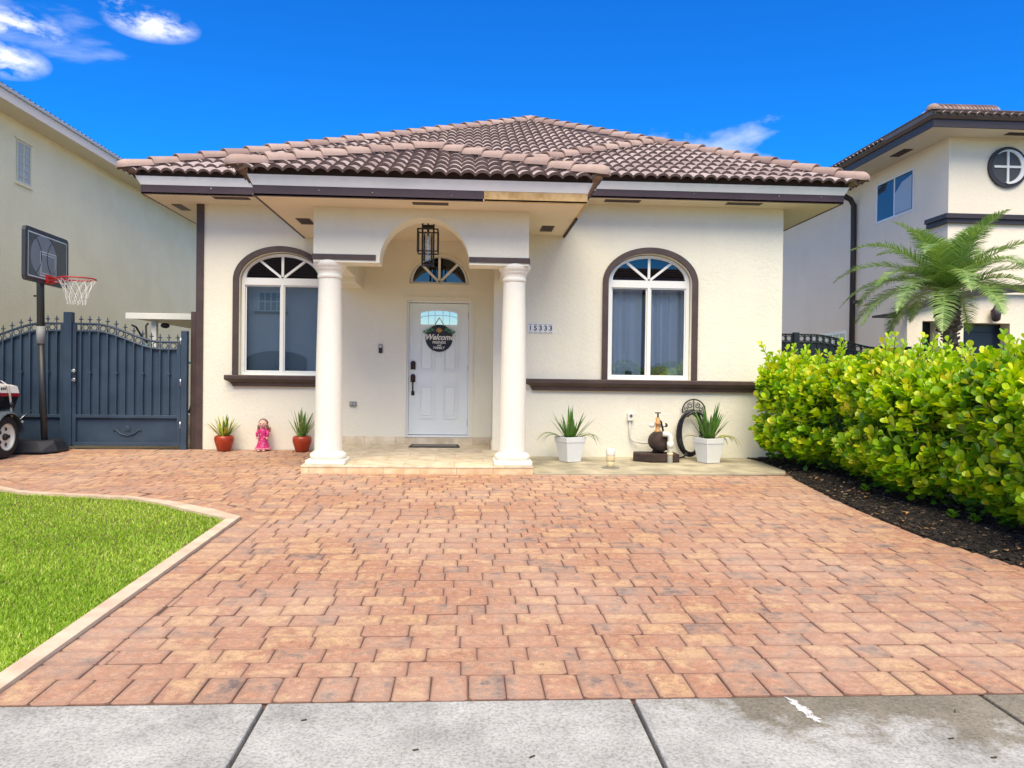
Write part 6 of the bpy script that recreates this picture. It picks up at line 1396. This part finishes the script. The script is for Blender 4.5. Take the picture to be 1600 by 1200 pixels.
# ================================================================== ACROSS THE STREET (behind the photographer, seen in the glass)
m_ow = stucco('opposite_stucco', (.70, .66, .60, 1), (.66, .62, .56, 1)); m_or = mat('opposite_roof', lin(120, 92, 86), .85, lin(98, 76, 72), 30)
def opposite(label, x0, x1, y, zt_, garage, wins):
    h = thing('house', label, 'house', ((x0+x1)/2, y-4, -.5))
    B('wall', m_ow, h, x0, x1, y-8, y, -.6, zt_); mb = MB(); xm_ = (x0+x1)/2; ov = .5
    mb.add([(x0-ov, y+ov, zt_), (x1+ov, y+ov, zt_), (x1+ov, y-8.5, zt_), (x0-ov, y-8.5, zt_), (x0+3.6, y-4, zt_+1.9), (x1-3.6, y-4, zt_+1.9)], [(0, 1, 5, 4), (1, 2, 5), (2, 3, 4, 5), (3, 0, 4), (3, 2, 1, 0)]); ro = mb.build('roof', m_or, h)
    for k in range(9):
        t = k/9; MB().bar((x0-ov+t*4.1, y+ov-t*4.5+.02, zt_+t*1.9+.06), (x1+ov-t*4.1, y+ov-t*4.5+.02, zt_+t*1.9+.06), .05, .06).build('tile_course', m_or, ro)
    B('fascia_board', m_rf, h, x0-ov, x1+ov, y+ov, y+ov+.04, zt_-.18, zt_-.02)
    gx0, gx1 = garage; q = [(gx0, -.45), (gx1, -.45), (gx1, 1.9)]+[((gx0+gx1)/2+(gx1-gx0)/2*math.cos(PI*i/14), 1.9+.5*math.sin(PI*i/14)) for i in range(15)]+[(gx0, 1.9)]
    plate('garage_door', m_navyd, h, q, [], y, y+.05)
    for (a, b, c, d) in wins:
        w = B('window', m_frame, h, a, b, y+.002, y+.04, c, d)
        for i in range(4):
            for j in range(2): B('pane', m_nglass, w, a+.08+(b-a-.1)*i/4, a+.02+(b-a-.1)*(i+1)/4, y+.03, y+.045, c+.06+(d-c-.08)*j/2, c+(d-c-.08)*(j+1)/2)
        B('sill', m_rf, h, a-.2, b+.2, y, y+.12, c-.16, c-.02)
    return h
opposite('two storey house across the street with arched dark garage door', -19, -4.5, -20, 6.4, (-12.2, -8.9), [(-11.6, -10.2, 4.6, 5.7), (-7.6, -6.2, 4.6, 5.7)])
opposite('two storey house across the street opposite the hedge', 3.5, 19, -20, 5.9, (14, 17), [(5, 6.4, 4.2, 5.2)])
lpst = thing('street_lamp', 'tall dark street lamp post across the street', 'street lamp', (10.4, -9.6, -.45))
MB().tube([(10.4, -9.6, -.5), (10.4, -9.6, 3), (10.4, -9.6, 7.5)], [.13, .10, .07], 12).build('post', m_rf, lpst); MB().tube([(10.4, -9.6, 7.5), (10.4, -9.0, 7.9), (10.4, -7.9, 8.0)], .045, 8).build('arm', m_rf, lpst); MB().ball((10.4, -7.6, 7.98), (.16, .36, .09), 12, 8).build('lamp_head', m_rf, lpst)
VV, TT, AA = [], [], []; n = 9000
hy = -10.4-rng.random(n)*1.1; hx_ = 4+rng.random(n)*12; hz_ = -.4+rng.random(n)*(2.1+.2*np.sin(hx_*3)); c = np.stack([hx_, hy, hz_], 1); u = rng.normal(size=(n, 3)); u /= np.linalg.norm(u, axis=1)[:, None]; v = rng.normal(size=(n, 3)); v -= u*np.sum(u*v, 1)[:, None]; v /= np.linalg.norm(v, axis=1)[:, None]
V = np.stack([c-u*.07-v*.05, c+u*.07-v*.05, c+u*.07+v*.05, c-u*.07+v*.05], 1).reshape(-1, 3); i0 = np.arange(n)*4
oh = thing('hedge', 'green hedge lining the far side of the street', 'hedge', (10, -11, -.45)); kind(big_mesh('foliage', V, np.stack([i0, i0+1, i0+2, i0+3], 1), m_leaf, oh, attr=np.repeat(rng.random(n)*.35, 4)), 'stuff')
